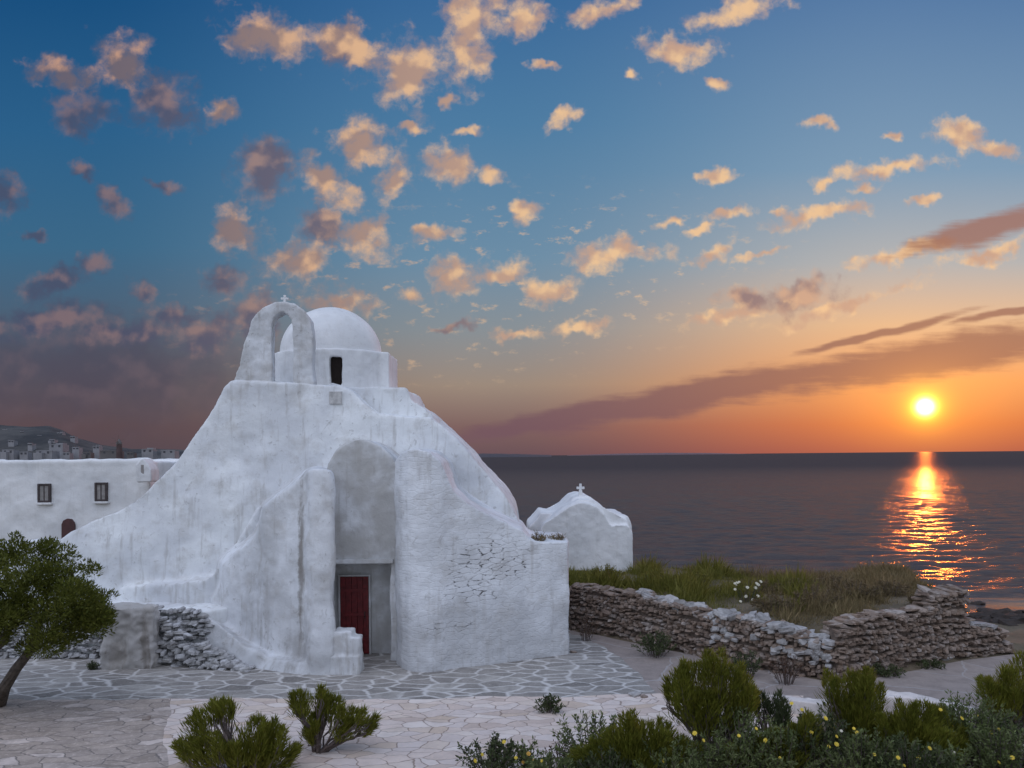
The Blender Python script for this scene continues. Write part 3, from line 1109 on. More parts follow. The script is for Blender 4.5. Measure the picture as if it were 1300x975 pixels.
add_box(bm, (dl.x - 0.05, 20.330, 0.0), (dl.x - 0.002, 20.445, dl.z + 0.05), bevel=0.008)
add_box(bm, (dr.x + 0.002, 20.330, 0.0), (dr.x + 0.05, 20.445, dl.z + 0.05), bevel=0.008)
add_box(bm, (dl.x - 0.002, 20.328, dl.z + 0.003), (dr.x + 0.002, 20.445, dl.z + 0.05), bevel=0.004)
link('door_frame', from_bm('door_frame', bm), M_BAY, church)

# drum with a slit window and dome
DC = W(422, 470, 25.4)
zt = W(422, 441.5, 23.65).z
zb = W(422, 500, 24).z
bm = bmesh.new()
bmesh.ops.create_cone(bm, cap_ends=True, segments=72, radius1=1.84, radius2=1.80, depth=zt - zb,
                      matrix=Matrix.Translation((DC.x, 25.4, (zt + zb) / 2)))
# squared pier on the sunward flank of the drum
pr0, pr1 = W(478, 449, 25.2), W(497, 449, 25.2)
add_box(bm, (pr0.x, 24.7, zb), (pr1.x, 26.6, pr1.z))
w0, w1 = W(418.5, 489, 23.6), W(432.5, 452.5, 23.6)
tmp_me = from_bm('drum_raw', bm)
dr_ob = bpy.data.objects.new('tmp', tmp_me); COL.objects.link(dr_ob)
bm = bmesh.new()
add_box(bm, (w0.x, 23.2, w0.z), (w1.x, 24.1, w1.z))
cut_ob = bpy.data.objects.new('tmp_cut', from_bm('cut', bm)); COL.objects.link(cut_ob)
md = dr_ob.modifiers.new('r', 'REMESH'); md.mode = 'VOXEL'; md.voxel_size = 0.04
md = dr_ob.modifiers.new('b', 'BOOLEAN'); md.operation = 'DIFFERENCE'; md.object = cut_ob
md = dr_ob.modifiers.new('r2', 'REMESH'); md.mode = 'VOXEL'; md.voxel_size = 0.035
md = dr_ob.modifiers.new('s', 'SMOOTH'); md.iterations = 3
me = bpy.data.meshes.new_from_object(dr_ob.evaluated_get(bpy.context.evaluated_depsgraph_get()))
bpy.data.objects.remove(dr_ob); bpy.data.objects.remove(cut_ob)
lump(me, 0.025, 0.008)
drum = link('drum', me, M_WHITE2, church, smooth=True)
bm = bmesh.new()
add_box(bm, (w0.x + 0.0, 23.82, w0.z - 0.05), (w1.x + 0.05, 23.9, w1.z + 0.05))
win = link('window', from_bm('window', bm), M_BLACK, drum)

bm = bmesh.new()
zd = W(420, 441, 24.0).z
ztop = W(420, 391.5, 25.4).z
bmesh.ops.create_uvsphere(bm, u_segments=72, v_segments=40, radius=1.0)
for v in bm.verts:
    k = v.co.z
    v.co = Vector((DC.x - 0.03 + v.co.x * 1.60, 25.4 + v.co.y * 1.60, zd - 0.05 + max(k, -0.15) * (ztop - zd + 0.05)))
for v in bm.verts:
    v.co += Vector((0, 0, 1)) * 0.02 * mnoise.fractal(v.co * 0.9, 1.0, 2.0, 3)
link('dome', from_bm('dome', bm), M_WHITE2, church, smooth=True)

# shaded niche under the window, painted as a raised grey panel
bm = bmesh.new()
a, b_ = W(418, 513, 22.25), W(434, 497, 22.25)
add_box(bm, (a.x, 22.20, a.z), (b_.x, 22.6, b_.z), bevel=0.015)
link('niche_shade_panel', from_bm('niche_shade_panel', bm), flat_mat('niche_shade_grey', (0.50, 0.49, 0.48), 0.9, 0.25), church)

# belfry arch
bm = bmesh.new()
bel = [(294, 492), (299, 474), (304, 462), (309, 440), (313, 426), (318, 408), (324, 398), (333, 390), (346, 384.5), (360, 382.5), (374, 386), (386, 395), (394, 407),
       (397, 424), (397, 452), (398, 492), (372.5, 492), (372.5, 413), (370, 404), (365, 398), (358, 395), (351, 398), (346.5, 404), (345, 414), (345, 492)]
add_profile(bm, bel, 22.42, 22.80)
belfry = plaster('belfry', bm, M_WEATHER, church, voxel=0.035, smooth_it=2, amp=0.028, fscale=1.3, fine=0.012)
bm = bmesh.new()
cb = W(361, 384, 22.6)
add_box(bm, (cb.x - 0.035, 22.62, cb.z - 0.02), (cb.x + 0.035, 22.68, cb.z + 0.22), bevel=0.01)
add_box(bm, (cb.x - 0.11, 22.625, cb.z + 0.09), (cb.x + 0.11, 22.675, cb.z + 0.15), bevel=0.01)
link('cross', from_bm('cross', bm), M_WHITE2, belfry)


# ------------------------------------------------------------------ rubble walls
_ico = bmesh.new()
bmesh.ops.create_cube(_ico, size=1.0)
bmesh.ops.bevel(_ico, geom=list(_ico.edges), offset=0.17, segments=1, affect='EDGES', profile=0.5)
bmesh.ops.triangulate(_ico, faces=_ico.faces[:])
ICO_V = np.array([v.co[:] for v in _ico.verts])
ICO_F = np.array([[v.index for v in f.verts] for f in _ico.faces])
_ico.free()
ICO_B = ICO_V * 1.9      # rough quarried block with worn edges


class Stones:
    def __init__(s):
        s.V = []

    def build(s, name, mat, parent=None):
        n, k = len(s.V), len(ICO_V)
        F = (ICO_F[None] + (np.arange(n) * k)[:, None, None]).reshape(-1, 3)
        V = np.concatenate(s.V)
        me = bpy.data.meshes.new(name)
        me.vertices.add(len(V)); me.vertices.foreach_set('co', V.astype(np.float32).ravel())
        me.loops.add(F.size); me.loops.foreach_set('vertex_index', F.astype(np.int32).ravel())
        me.polygons.add(len(F)); me.polygons.foreach_set('loop_start', np.arange(0, F.size, 3, dtype=np.int32))
        me.polygons.foreach_set('use_smooth', np.zeros(len(F), dtype=bool))
        me.update(calc_edges=True)
        return link(name, me, mat, parent)


def add_stone(st, c, s, rng, rz=0.0, tilt=0.14):
    rot = np.array(Matrix.Rotation(rz + rng.normal(0, 0.12), 3, 'Z') @ Matrix.Rotation(rng.normal(0, tilt), 3, 'Y') @ Matrix.Rotation(rng.normal(0, tilt), 3, 'X'))
    # skew the block by its own corners, then chip every vertex a little
    k = rng.normal(0, 0.16, (2, 2, 2, 3))
    w = ICO_V + 0.5
    q = np.zeros_like(ICO_B)
    for i in (0, 1):
        for j in (0, 1):
            for l in (0, 1):
                q += ((w[:, 0] if i else 1 - w[:, 0]) * (w[:, 1] if j else 1 - w[:, 1]) * (w[:, 2] if l else 1 - w[:, 2]))[:, None] * k[i, j, l]
    p = (ICO_B + q + rng.normal(0, 0.07, ICO_B.shape)) * np.array(s)
    st.V.append(p @ rot.T + np.array(c))


def rubble_face(bm, line, thick, size, rng, z0=0.0, cap=True, both=True):
    """stones bedded in rough courses along a polyline [(x,y,ztop)], outer face on the line, body behind it"""
    for (p, q) in zip(line[:-1], line[1:]):
        p, q = Vector(p), Vector(q)
        L = math.hypot(q.x - p.x, q.y - p.y)
        dirx = Vector(((q.x - p.x) / L, (q.y - p.y) / L, 0))
        nrm = Vector((-dirx.y, dirx.x, 0))
        rz = math.atan2(dirx.y, dirx.x)
        hmax = max(p.z, q.z)
        z = z0
        while z < hmax:
            hh = rng.uniform(0.6, 1.3) * size * 0.6
            t = rng.uniform(-0.3, 0.1) * size
            zj = rng.uniform(0, 6.28)
            while t < L:
                w = rng.uniform(0.5, 1.0) * size * (2.1 if rng.uniform() < 0.25 else 1.1)
                f = min(max((t + w / 2) / L, 0), 1)
                top = p.z + (q.z - p.z) * f
                if z + hh * 0.6 < top:
                    c = Vector((p.x, p.y, 0)) + dirx * (t + w / 2)
                    add_stone(bm, c + nrm * (0.06 + rng.normal(0, 0.02)) + Vector((0, 0, z + hh / 2 + 0.05 * math.sin(t * 2.3 + zj) + rng.normal(0, 0.012))), (w * rng.uniform(0.44, 0.54), 0.11 + rng.uniform(0, 0.05), hh * rng.uniform(0.42, 0.60)), rng, rz)
                    if both:
                        add_stone(bm, c + nrm * (thick - 0.06) + Vector((0, 0, z + hh / 2 + 0.05 * math.sin(t * 2.3 + zj) + rng.normal(0, 0.012))), (w * rng.uniform(0.44, 0.54), 0.11 + rng.uniform(0, 0.05), hh * rng.uniform(0.42, 0.60)), rng, rz)
                t += w
            z += hh
        if cap:
            t = 0
            while t < L:
                w = rng.uniform(0.7, 1.9) * size
                f = min((t + w / 2) / L, 1)
                top = p.z + (q.z - p.z) * f
                c = Vector((p.x, p.y, 0)) + dirx * (t + w / 2)
                add_stone(bm, c + nrm * (thick * rng.uniform(0.25, 0.75)) + Vector((0, 0, top + rng.uniform(-0.06, 0.03))), (w * 0.55, thick * 0.5, size * rng.uniform(0.22, 0.34)), rng, rz)
                t += w


def core(bm, line, thick, z0=-0.2, inset=0.045):
    for (p, q) in zip(line[:-1], line[1:]):
        p, q = Vector(p), Vector(q)
        L = math.hypot(q.x - p.x, q.y - p.y)
        n = Vector((-(q.y - p.y) / L, (q.x - p.x) / L, 0))
        a0, a1 = n * inset, n * (thick - inset)
        V = []
        for P_, off in ((p, a0), (q, a0), (q, a1), (p, a1)):
            V.append((P_.x + off.x, P_.y + off.y))
        zt_ = (p.z - 0.08, q.z - 0.08, q.z - 0.08, p.z - 0.08)
        lo = [bm.verts.new((x, y, z0)) for x, y in V]
        hi = [bm.verts.new((x, y, zz)) for (x, y), zz in zip(V, zt_)]
        bm.faces.new(lo[::-1]); bm.faces.new(hi)
        for i in range(4):
            j = (i + 1) % 4
            bm.faces.new((lo[i], lo[j], hi[j], hi[i]))


def wall_line(base_px, top_py):
    out = []
    for (x, y), t in zip(base_px, top_py):
        p = G(x, y)
        out.append((p.x, p.y, W(x, t, p.y).z))
    return out


rng = np.random.default_rng(11)
wa = empty('stone_wall', (WA0.x, WA0.y, 0), 'brown dry stone wall with pale cap stones below the grass bank, ending at a corner', 'stone wall')
LA = wall_line([(722, 798), (790, 810), (850, 824), (905, 837), (960, 849), (1010, 857), (1064, 863)],
               [745, 751, 768, 781, 790, 806, 822])
bm = bmesh.new(); core(bm, LA, 0.55); link('core', from_bm('core', bm), M_DRYCORE, wa)
st = Stones(); rubble_face(st, LA, 0.55, 0.14, rng, cap=True); st.build('masonry', M_DRY, wa)
st = Stones()
n = Vector((0.66, 0.75, 0))
for k in range(80):
    f = rng.uniform(0.2, 1) * (len(LA) - 1)
    i = min(int(f), len(LA) - 2)
    c = Vector(LA[i]).lerp(Vector(LA[i + 1]), f - i)
    add_stone(st, c + n * rng.uniform(0.02, 0.5) + Vector((0, 0, rng.uniform(-0.08, 0.05))), (rng.uniform(0.08, 0.24), rng.uniform(0.10, 0.2), rng.uniform(0.04, 0.085)), rng, rng.uniform(0, 3), 0.25)
# pale stones tumbled down the last stretch before the corner
for k in range(34):
    f = rng.uniform(3.0, 5.8)
    i = min(int(f), len(LA) - 2)
    c = Vector(LA[i]).lerp(Vector(LA[i + 1]), f - i)
    add_stone(st, (c.x - 0.01, c.y - 0.02, c.z * rng.uniform(0.35, 1.0)), (rng.uniform(0.06, 0.14), 0.10, rng.uniform(0.04, 0.08)), rng, -0.7, 0.3)
st.build('cap_stones', M_CAP, wa)

wb = empty('stone_wall', (WC.x, WC.y, 0), 'mortared brown stone wall rising from the corner to a tall broken end by the sea', 'stone wall')
LB = wall_line([(1064, 863), (1072, 862.5), (1100, 856), (1140, 848), (1180, 841), (1190, 839.5), (1227, 834)],
               [797, 794, 789, 781, 774, 752, 750])
bm = bmesh.new(); core(bm, LB, 0.5); link('core', from_bm('core', bm), M_DRYCORE, wb)
st = Stones(); rubble_face(st, LB, 0.5, 0.135, rng, cap=True); st.build('masonry', M_DRY, wb)
ws = empty('stone_wall', (WB1.x, WB1.y, 0), 'low stub of stone wall with a flat pale top running on past the broken wall', 'stone wall')
LS = wall_line([(1229, 834), (1268, 830), (1283, 829)], [795, 798, 818])
bm = bmesh.new(); core(bm, LS, 0.5); link('core', from_bm('core', bm), M_DRYCORE, ws)
st = Stones(); rubble_face(st, LS, 0.5, 0.135, rng, cap=True); st.build('masonry', M_DRY, ws)
st = Stones()
p, q = Vector(LS[0]), Vector(LS[1])
for k in range(7):
    add_stone(st, p.lerp(q, (k + 0.5) / 7) + Vector((-0.1, 0.22, 0.03)), (0.13, 0.26, 0.05), rng, 0.3)
st.build('cap_stones', M_CAP, ws)

# limewashed terrace with rubble facing against the church
ter = empty('stone_terrace', (W(180, 830, 19.6).x, 19.6, 0), 'limewashed rubble terrace with a plastered top at the foot of the church', 'terrace')
LT = wall_line([(-150, 834), (60, 836), (128, 836), (192, 838), (262, 838)], [776, 775, 775, 773, 778])
bm = bmesh.new()
pts = [Vector(p) for p in LT]
lo = [(p.x, p.y + 0.10) for p in pts] + [(pts[-1].x + 1.5, 21.9), (pts[0].x, 21.9)]
zt_ = pts[2].z - 0.02
add_poly_prism(bm, [Vector((x, y, -0.2)) for x, y in lo], [Vector((x, y, zt_)) for x, y in lo])
plaster('terrace_top', bm, M_WHITE, ter, voxel=0.06, smooth_it=3, amp=0.03)
st = Stones(); rubble_face(st, LT, 0.5, 0.16, rng, cap=False, both=False)
# collapsing run of stones down to the apron of the buttress
for k in range(240):
    f = rng.uniform(0, 1) ** 0.8
    px = 195 + f * 120
    zt2 = 1.25 * (1 - f) ** 1.1
    Y = 19.35 - 0.5 * f
    c = W(px, 838, Y)
    zz = rng.uniform(0.0, max(zt2, 0.06))
    add_stone(st, (c.x, Y + rng.uniform(0, 0.25) + zz * 0.12, zz), (rng.uniform(0.05, 0.14), 0.10, rng.uniform(0.03, 0.06)), rng)
st.build('masonry', M_RUB, ter)
bm = bmesh.new()
a, b_ = W(131, 773, 19.15), W(193, 773, 19.15)
add_box(bm, (a.x, 19.12, -0.2), (b_.x, 19.62, a.z + 0.01))
plaster('pier', bm, whitewash('whitewash_grey_pier', stain=1.4, grey=0.55, base=(0.52, 0.50, 0.49), runs=[(a.x + 1.02, 0.6, 0.14, 0.9, 0.7), (a.x + 0.3, 0.3, 0.4, 0.5, 0.5)]), ter, voxel=0.035, smooth_it=2, amp=0.09, fscale=1.5, fine=0.03)


# ------------------------------------------------------------------ small chapel by the sea
def build_chapel():
    Yc, D = 29.6, 4.6
    c = W(735, 721, Yc)
    root = empty('chapel', (c.x, Yc, 0.5), 'small white barrel roofed chapel with a cross, on the grass above the sea', 'chapel')
    bm = bmesh.new()
    face = [(686, 760), (686, 672), (690, 664), (701, 658), (712, 650), (724, 642), (734, 638), (746, 638.5), (757, 643), (766, 651), (772, 663),
            (776, 667), (786, 667.5), (797, 666), (803, 675), (804, 760)]
    add_profile(bm, face, Yc, Yc + 0.6)
    # body behind, turned so the sunward shoulder of the vault shows over the gable
    back = [(671, 760), (671, 669), (680, 660), (687, 651), (698, 653), (708, 651), (718, 643), (729, 632), (738, 629), (748, 630), (758, 637), (768, 646), (777, 653),
            (788, 654), (797, 655), (801, 664), (803, 676), (804, 760)]
    p0 = [W(x, y, Yc + 0.5) for x, y in face]
    add_profile(bm, back, Yc + 0.9, Yc + D)
    q0 = [W(x, y, Yc + 0.25) for x, y in [(690, 760), (690, 668), (702, 655), (715, 645), (735, 634), (750, 634.5), (762, 642), (773, 655), (797, 660), (802, 676), (802, 760)]]
    add_poly_prism(bm, q0, [Vector((p.x, Yc + 1.5, p.z)) for p in q0])
    plaster('wall', bm, M_WHITE2, root, voxel=0.05, smooth_it=5, amp=0.02)
    bm = bmesh.new()
    b = W(737, 630, Yc + 1.2)
    Yx = Yc + 1.2
    s = Yx / 1000.0
    add_box(bm, (b.x - 2.6 * s, Yx - 0.06, b.z - 0.1), (b.x + 2.6 * s, Yx + 0.06, b.z + 8 * s), bevel=0.02, taper=0.2)
    add_box(bm, (b.x - 1.5 * s, Yx - 0.05, b.z + 7 * s), (b.x + 1.5 * s, Yx + 0.05, b.z + 16 * s), bevel=0.015)
    add_box(bm, (b.x - 5 * s, Yx - 0.048, b.z + 9 * s), (b.x + 5 * s, Yx + 0.048, b.z + 12.2 * s), bevel=0.015)
    link('cross', from_bm('cross', bm), M_WHITE2, root)


build_chapel()


# ------------------------------------------------------------------ white house behind the church
def build_house():
    Yh = 34.0
    c = W(90, 660, Yh)
    root = empty('house', (c.x, Yh, 0), 'long flat roofed white house with brown framed windows behind the church', 'house')
    bm = bmesh.new()
    a, b = W(-140, 585, Yh), W(190, 585, Yh)
    add_box(bm, (a.x, Yh, -0.2), (b.x, Yh + 7, a.z - 0.14))
    add_box(bm, (a.x - 0.03, Yh - 0.04, a.z - 0.15), (b.x + 0.02, Yh + 0.25, a.z))
    plaster('wall', bm, M_WHITE2, root, voxel=0.09, smooth_it=2, amp=0.03)
    bm = bmesh.new()
    a, b = W(186, 583, Yh + 3), W(262, 583, Yh + 3)
    add_box(bm, (a.x, Yh + 3, -0.2), (b.x, Yh + 9, a.z))
    plaster('rear_wing', bm, M_WHITE2, root, voxel=0.09, smooth_it=2, amp=0.03)
    for (x0, x1, y0, y1) in [(48, 64, 614, 638), (120.5, 136, 612.5, 636.5)]:
        p, q = W(x0, y1, Yh - 0.06), W(x1, y0, Yh - 0.06)
        t = 0.085
        bm = bmesh.new()
        add_box(bm, (p.x, Yh - 0.10, p.z), (p.x + t, Yh + 0.1, q.z), bevel=0.01)
        add_box(bm, (q.x - t, Yh - 0.10, p.z), (q.x, Yh + 0.1, q.z), bevel=0.01)
        add_box(bm, (p.x + t + .002, Yh - 0.098, p.z), (q.x - t - .002, Yh + 0.1, p.z + t), bevel=0.01)
        add_box(bm, (p.x + t + .002, Yh - 0.098, q.z - t), (q.x - t - .002, Yh + 0.1, q.z), bevel=0.01)
        w = link('window', from_bm('window', bm), M_DARKWOOD, root)
        bm = bmesh.new()
        add_box(bm, (p.x + t * 0.7, Yh - 0.06, p.z + t * 0.7), (q.x - t * 0.7, Yh + 0.05, q.z - t * 0.7))
        link('pane', from_bm('pane', bm), M_PANE, w)
        bm = bmesh.new()
        add_box(bm, (p.x - 0.06, Yh - 0.16, p.z - 0.09), (q.x + 0.06, Yh + 0.05, p.z - 0.004), bevel=0.012)
        link('sill', from_bm('sill', bm), M_WHITE2, w)
        bm = bmesh.new()
        mx_ = (p.x + q.x) / 2
        add_box(bm, (mx_ - 0.02, Yh - 0.075, p.z + t), (mx_ + 0.02, Yh - 0.02, q.z - t))
        link('mullion', from_bm('mullion', bm), M_DARKWOOD, w)
    # arched doorway
    bm = bmesh.new()
    pr = [(78, 690), (78, 666), (80, 661), (85, 658.5), (90, 659), (93.5, 663), (94.5, 668), (94.5, 690)]
    add_profile(bm, pr, Yh - 0.09, Yh + 0.1)
    link('door', from_bm('door', bm), flat_mat('dark_red_door', (0.075, 0.028, 0.028), 0.6, 0.2), root)
    # little gabled chimney
    bm = bmesh.new()
    add_profile(bm, [(173, 612), (172.5, 590), (176, 586), (181, 581.5), (186, 587), (191.5, 596), (192, 612)], Yh - 0.9, Yh - 0.1)
    plaster('chimney', bm, M_WHITE2, root, voxel=0.05, smooth_it=2, amp=0.02)
    bm = bmesh.new()
    bm_p = W(180.5, 596, Yh - 0.92)
    add_box(bm, (bm_p.x - 0.07, Yh - 0.915, bm_p.z - 0.2), (bm_p.x + 0.07, Yh - 0.7, bm_p.z + 0.2), bevel=0.02)
    link('flue_opening', from_bm('flue_opening', bm), M_PANE, root)


build_house()


# ------------------------------------------------------------------ distant town
M_TOWN = flat_mat('town_white', (0.27, 0.265, 0.28), 0.9, 0.12, 0.4)
M_TOWN2 = flat_mat('town_grey', (0.14, 0.13, 0.13), 0.9, 0.12, 0.4)
M_TWIN = flat_mat('town_window', (0.05, 0.05, 0.06), 0.5, 0.1)


def town_house(px, py, w, h, Y, label, kind, mat=None):
    """px,py: foot of the facade in the photo; w,h in pixels"""
    s = Y / FPX
    c = W(px, py, Y)
    root = empty('town_house', c, label, 'house', 'houses of the distant town')
    bm = bmesh.new()
    ww, hh, dd = w * s * 0.72, h * s * 0.52, max(w * s * 0.6, 3)
    add_box(bm, (c.x - ww / 2, Y, c.z - 6), (c.x + ww / 2, Y + dd, c.z + hh))
    add_box(bm, (c.x - ww / 2 - 0.1, Y - 0.1, c.z + hh), (c.x + ww / 2 + 0.1, Y + 0.5, c.z + hh + 0.35))
    if kind == 1:
        add_box(bm, (c.x - ww * 0.1, Y + 0.8, c.z + hh + 0.01), (c.x + ww * 0.45, Y + dd * 0.8, c.z + hh * 1.55))
    if kind == 2:
        add_box(bm, (c.x - ww * 0.48, Y - dd * 0.4, c.z - 5), (c.x + ww * 0.05, Y - 0.02, c.z + hh * 0.55))
    link('wall', from_bm('wall', bm), mat or M_TOWN, root)
    n = max(2, min(4, int(ww / 3.2)))
    for i in range(n):
        x = c.x - ww / 2 + ww * (i + 0.5) / n
        bm = bmesh.new()
        add_box(bm, (x - 0.45, Y - 0.06, c.z + hh * 0.30), (x + 0.45, Y + 0.1, c.z + hh * 0.30 + 1.3))
        link('window', from_bm('window', bm), M_TWIN, root)
    return root


TOWN = [
    (10, 576, 20, 8, 330, 'wide white house low on the dark hill at the edge of the town', 2),
    (30, 578, 14, 7, 332, 'small white house next to the wide one at the hill foot', 0),
    (56, 577, 28, 8, 330, 'broad white house with a lower wing at the hill foot', 2),
    (71, 569, 24, 8, 345, 'white house with an upper storey above the broad house', 1),
    (50, 556, 7, 5, 385, 'tiny white house high on the middle of the dark hill', 0),
    (66, 561, 9, 5, 372, 'small white house with a lower wing on the hillside', 2),
    (76, 553, 9, 6, 395, 'small white house near the crest of the hill', 1),
    (92, 557, 8, 5, 385, 'small white house where the crest starts to drop', 0),
    (6, 548, 8, 5, 395, 'tiny white house near the crest at the edge of the photo', 0),
    (28, 550, 6, 4, 390, 'tiny pale house below the flat crest of the hill', 0),
    (96, 571, 12, 5, 340, 'low white house right of the two storey house on the slope', 0),
    (14, 562, 10, 5, 365, 'small white house halfway up the slope above the wide house', 0),
    (38, 566, 8, 5, 360, 'small pale house halfway up between its neighbours', 0),
    (122, 570, 11, 6, 350, 'pale house where the hill meets the low ridge', 1),
    (138, 577, 30, 8, 335, 'long grey house under the windmill', 0),
    (187, 575, 20, 8, 338, 'bright white house right of the windmill', 1),
    (213, 576, 24, 7, 342, 'long pale house closest to the church slope', 0),
    (165, 578, 12, 6, 336, 'small grey house between the windmill and the bright house', 0),
    (110, 578, 14, 6, 336, 'low grey house left of the long grey house', 2),
    (84, 578, 12, 5, 334, 'low pale house at the foot of the slope', 0),
]
for t in TOWN:
    grey = 'grey' in t[5]
    town_house(t[0], t[1], t[2], t[3], t[4], t[5], t[6], M_TOWN2 if grey else M_TOWN)


def windmill():
    Y = 325.0
    s = Y / FPX
    b = W(151.5, 586, Y)
    root = empty('windmill', b, 'dark round windmill with bare sails above the white house roof', 'windmill')
    bm = bmesh.new()
    add_tube(bm, [b + Vector((0, 0, -4)), b + Vector((0, 0, 12 * s)), b + Vector((0, 0, 22 * s))], [4.0 * s, 3.6 * s, 3.2 * s], 16)
    link('tower', from_bm('tower', bm), flat_mat('mill_stone', (0.09, 0.06, 0.06), 0.9, 0.2, 0.5), root)
    bm = bmesh.new()
    add_tube(bm, [b + Vector((0, 0, 22 * s)), b + Vector((0, 0, 24 * s)), b + Vector((0, 0, 29 * s))], [3.6 * s, 3.4 * s, 0.2 * s], 16)
    link('cap', from_bm('cap', bm), M_TOWN2, root)
    h = b + Vector((0, -4.2 * s, 25 * s))
    bm = bmesh.new()
    add_tube(bm, [h + Vector((0, 3 * s, 0)), h], [0.35 * s, 0.35 * s], 8)
    for k in range(6):
        a = k * math.pi / 3 + 0.35
        add_tube(bm, [h, h + Vector((math.cos(a) * 9 * s, 0, math.sin(a) * 9 * s))], [0.22 * s, 0.15 * s], 5)
    link('sails', from_bm('sails', bm), M_TWIG, root)


windmill()


# ------------------------------------------------------------------ low limewashed kerbs by the beds
def kerb(px, hgt, wid, label):
    bm = bmesh.new()
    L = [G(x, y, hgt) for x, y in px]
    for p, q in zip(L[:-1], L[1:]):
        d = (q - p).normalized()
        n = Vector((-d.y, d.x, 0))
        n = n if n.y < 0 else -n
        a = [p, q, q + n * wid, p + n * wid]
        add_poly_prism(bm, [Vector((v.x, v.y, -0.1)) for v in a], [Vector((v.x, v.y, hgt)) for v in a])
    o = plaster('kerb_wall', bm, M_KERB, None, voxel=0.03, smooth_it=2, amp=0.03, fscale=2.0, fine=0.012)
    tag(o, label, 'low wall')


M_KERB = whitewash('whitewash_kerb', base=(0.70, 0.64, 0.61), stain=0.9)
kerb([(990, 880), (1060, 889)], 0.28, 0.35, 'short low whitewashed kerb wall behind the flowering bed')
kerb([(1105, 876), (1160, 878), (1245, 897)], 0.32, 0.40, 'low whitewashed kerb wall curving along the grey lane behind the shrubs')
kerb([(1262, 929), (1310, 947), (1380, 962)], 0.32, 0.40, 'low whitewashed kerb wall under the tall shrub at the photo edge')


# ------------------------------------------------------------------ vegetation
def norm(a):
    return a / np.maximum(np.linalg.norm(a, axis=-1, keepdims=True), 1e-9)


def leaves(C, D, length, width, rng):
    """diamond leaves: base at C, pointing along D"""
    n = len(C)
    D = norm(D)
    r = norm(rng.normal(size=(n, 3)))
    S = norm(np.cross(D, r))
    L = (length * rng.uniform(0.65, 1.3, n))[:, None]
    Wd = (width * rng.uniform(0.7, 1.3, n))[:, None]
    a = C
    b = C + D * L * 0.45 + S * Wd * 0.5
    t = C + D * L
    e = C + D * L * 0.45 - S * Wd * 0.5
    return np.stack([a, b, t, e], 1).reshape(-1, 3)


def plume(base, tip, rad, n, rng, length=0.10, width=0.014):
    """one feathery upright brush"""
    base, tip = np.array(base), np.array(tip)
    ax = tip - base
    H = np.linalg.norm(ax)
    A = ax / H
    t = rng.uniform(0.12, 1.0, n) ** 0.85
    prof = np.sin(np.clip(t, 0, 1) * math.pi * 0.92) ** 0.65 * (1.0 - 0.35 * t)
    rr = rad * prof * np.sqrt(rng.uniform(0.08, 1, n))
    ph = rng.uniform(0, 2 * math.pi, n)
    # a handful of tufts make the outline uneven
    lob = 1 + 0.38 * np.sin(ph * 3 + t * 9 + rng.uniform(0, 6)) + 0.25 * np.sin(ph * 7 - t * 17)
    rr = rr * lob
    u = norm(np.cross(A, [0.2, 1, 0.1])[None])[0]
    v = np.cross(A, u)
    O = np.cos(ph)[:, None] * u + np.sin(ph)[:, None] * v
    C = base + ax * t[:, None] * 0.93 + O * rr[:, None]
    D = A * 0.95 + O * 0.40 + rng.normal(size=(n, 3)) * 0.18
    ln = length * (0.8 + 0.9 * (rr / max(rad, 1e-6)))
    return leaves(C, D, ln, width, rng)


def plume_shrub(name, label, base_px, Y, plumes, seed, dens=850, mat=None, group='feathery shrubs of the near bed', cat='shrub', lean=0.5, tw=0.0):
    rng = np.random.default_rng(seed)
    bx, by = base_px
    b = W(bx, by, Y)
    zg = float(zground(b.x, b.y))
    b = Vector((b.x, b.y, max(zg, 0) if zg > -0.5 else zg))
    root = empty(name, b, label, cat, group)
    V = []
    bm = bmesh.new()
    sprigs = []
    for (tx, ty, hw, ln) in plumes:
        for _ in range(2):
            sprigs.append((tx + rng.uniform(-0.9, 0.9) * hw, ty + rng.uniform(-9, 14), hw * rng.uniform(0.22, 0.36), ln * rng.uniform(0.5, 0.8)))
    for (tx, ty, hw, ln) in list(plumes) + sprigs:
        dY = rng.uniform(-0.35, 0.35)
        tip = W(tx, ty, Y + dY)
        s = (Y + dY) / FPX
        root_pt = W(tx + (bx - tx) * lean * min(1, ln / max(1, by - ty)), ty + ln, Y + dY * 0.7)
        if root_pt.z < b.z + 0.02:
            root_pt.z = b.z + 0.02
        V.append(plume(root_pt, tip, hw * s, int(dens * (hw / 22.0) * (ln / 60.0) ** 0.8) + 120, rng))
        mid = b.lerp(root_pt, 0.6) + Vector((rng.normal(0, 0.04), rng.normal(0, 0.04), 0.05))
        if (root_pt - b).length > 0.06:
            add_tube(bm, [b + Vector((rng.normal(0, .05), rng.normal(0, .05), -0.05)), mid, root_pt, root_pt.lerp(tip, 0.6)], [0.022, 0.018, 0.013, 0.006], 5)
        for k in range(3):
            q = root_pt.lerp(tip, rng.uniform(0.25, 0.6))
            add_tube(bm, [mid, root_pt + Vector((rng.normal(0, .05), rng.normal(0, .05), 0)), q + Vector((rng.normal(0, hw * s * 0.4), rng.normal(0, hw * s * 0.4), 0))], [0.010, 0.008, 0.004], 4)
    link('foliage', quads_mesh('foliage', np.concatenate(V)), mat or M_PLUME, root)
    link('stems', from_bm('stems', bm), M_TWIG, root)
    return root


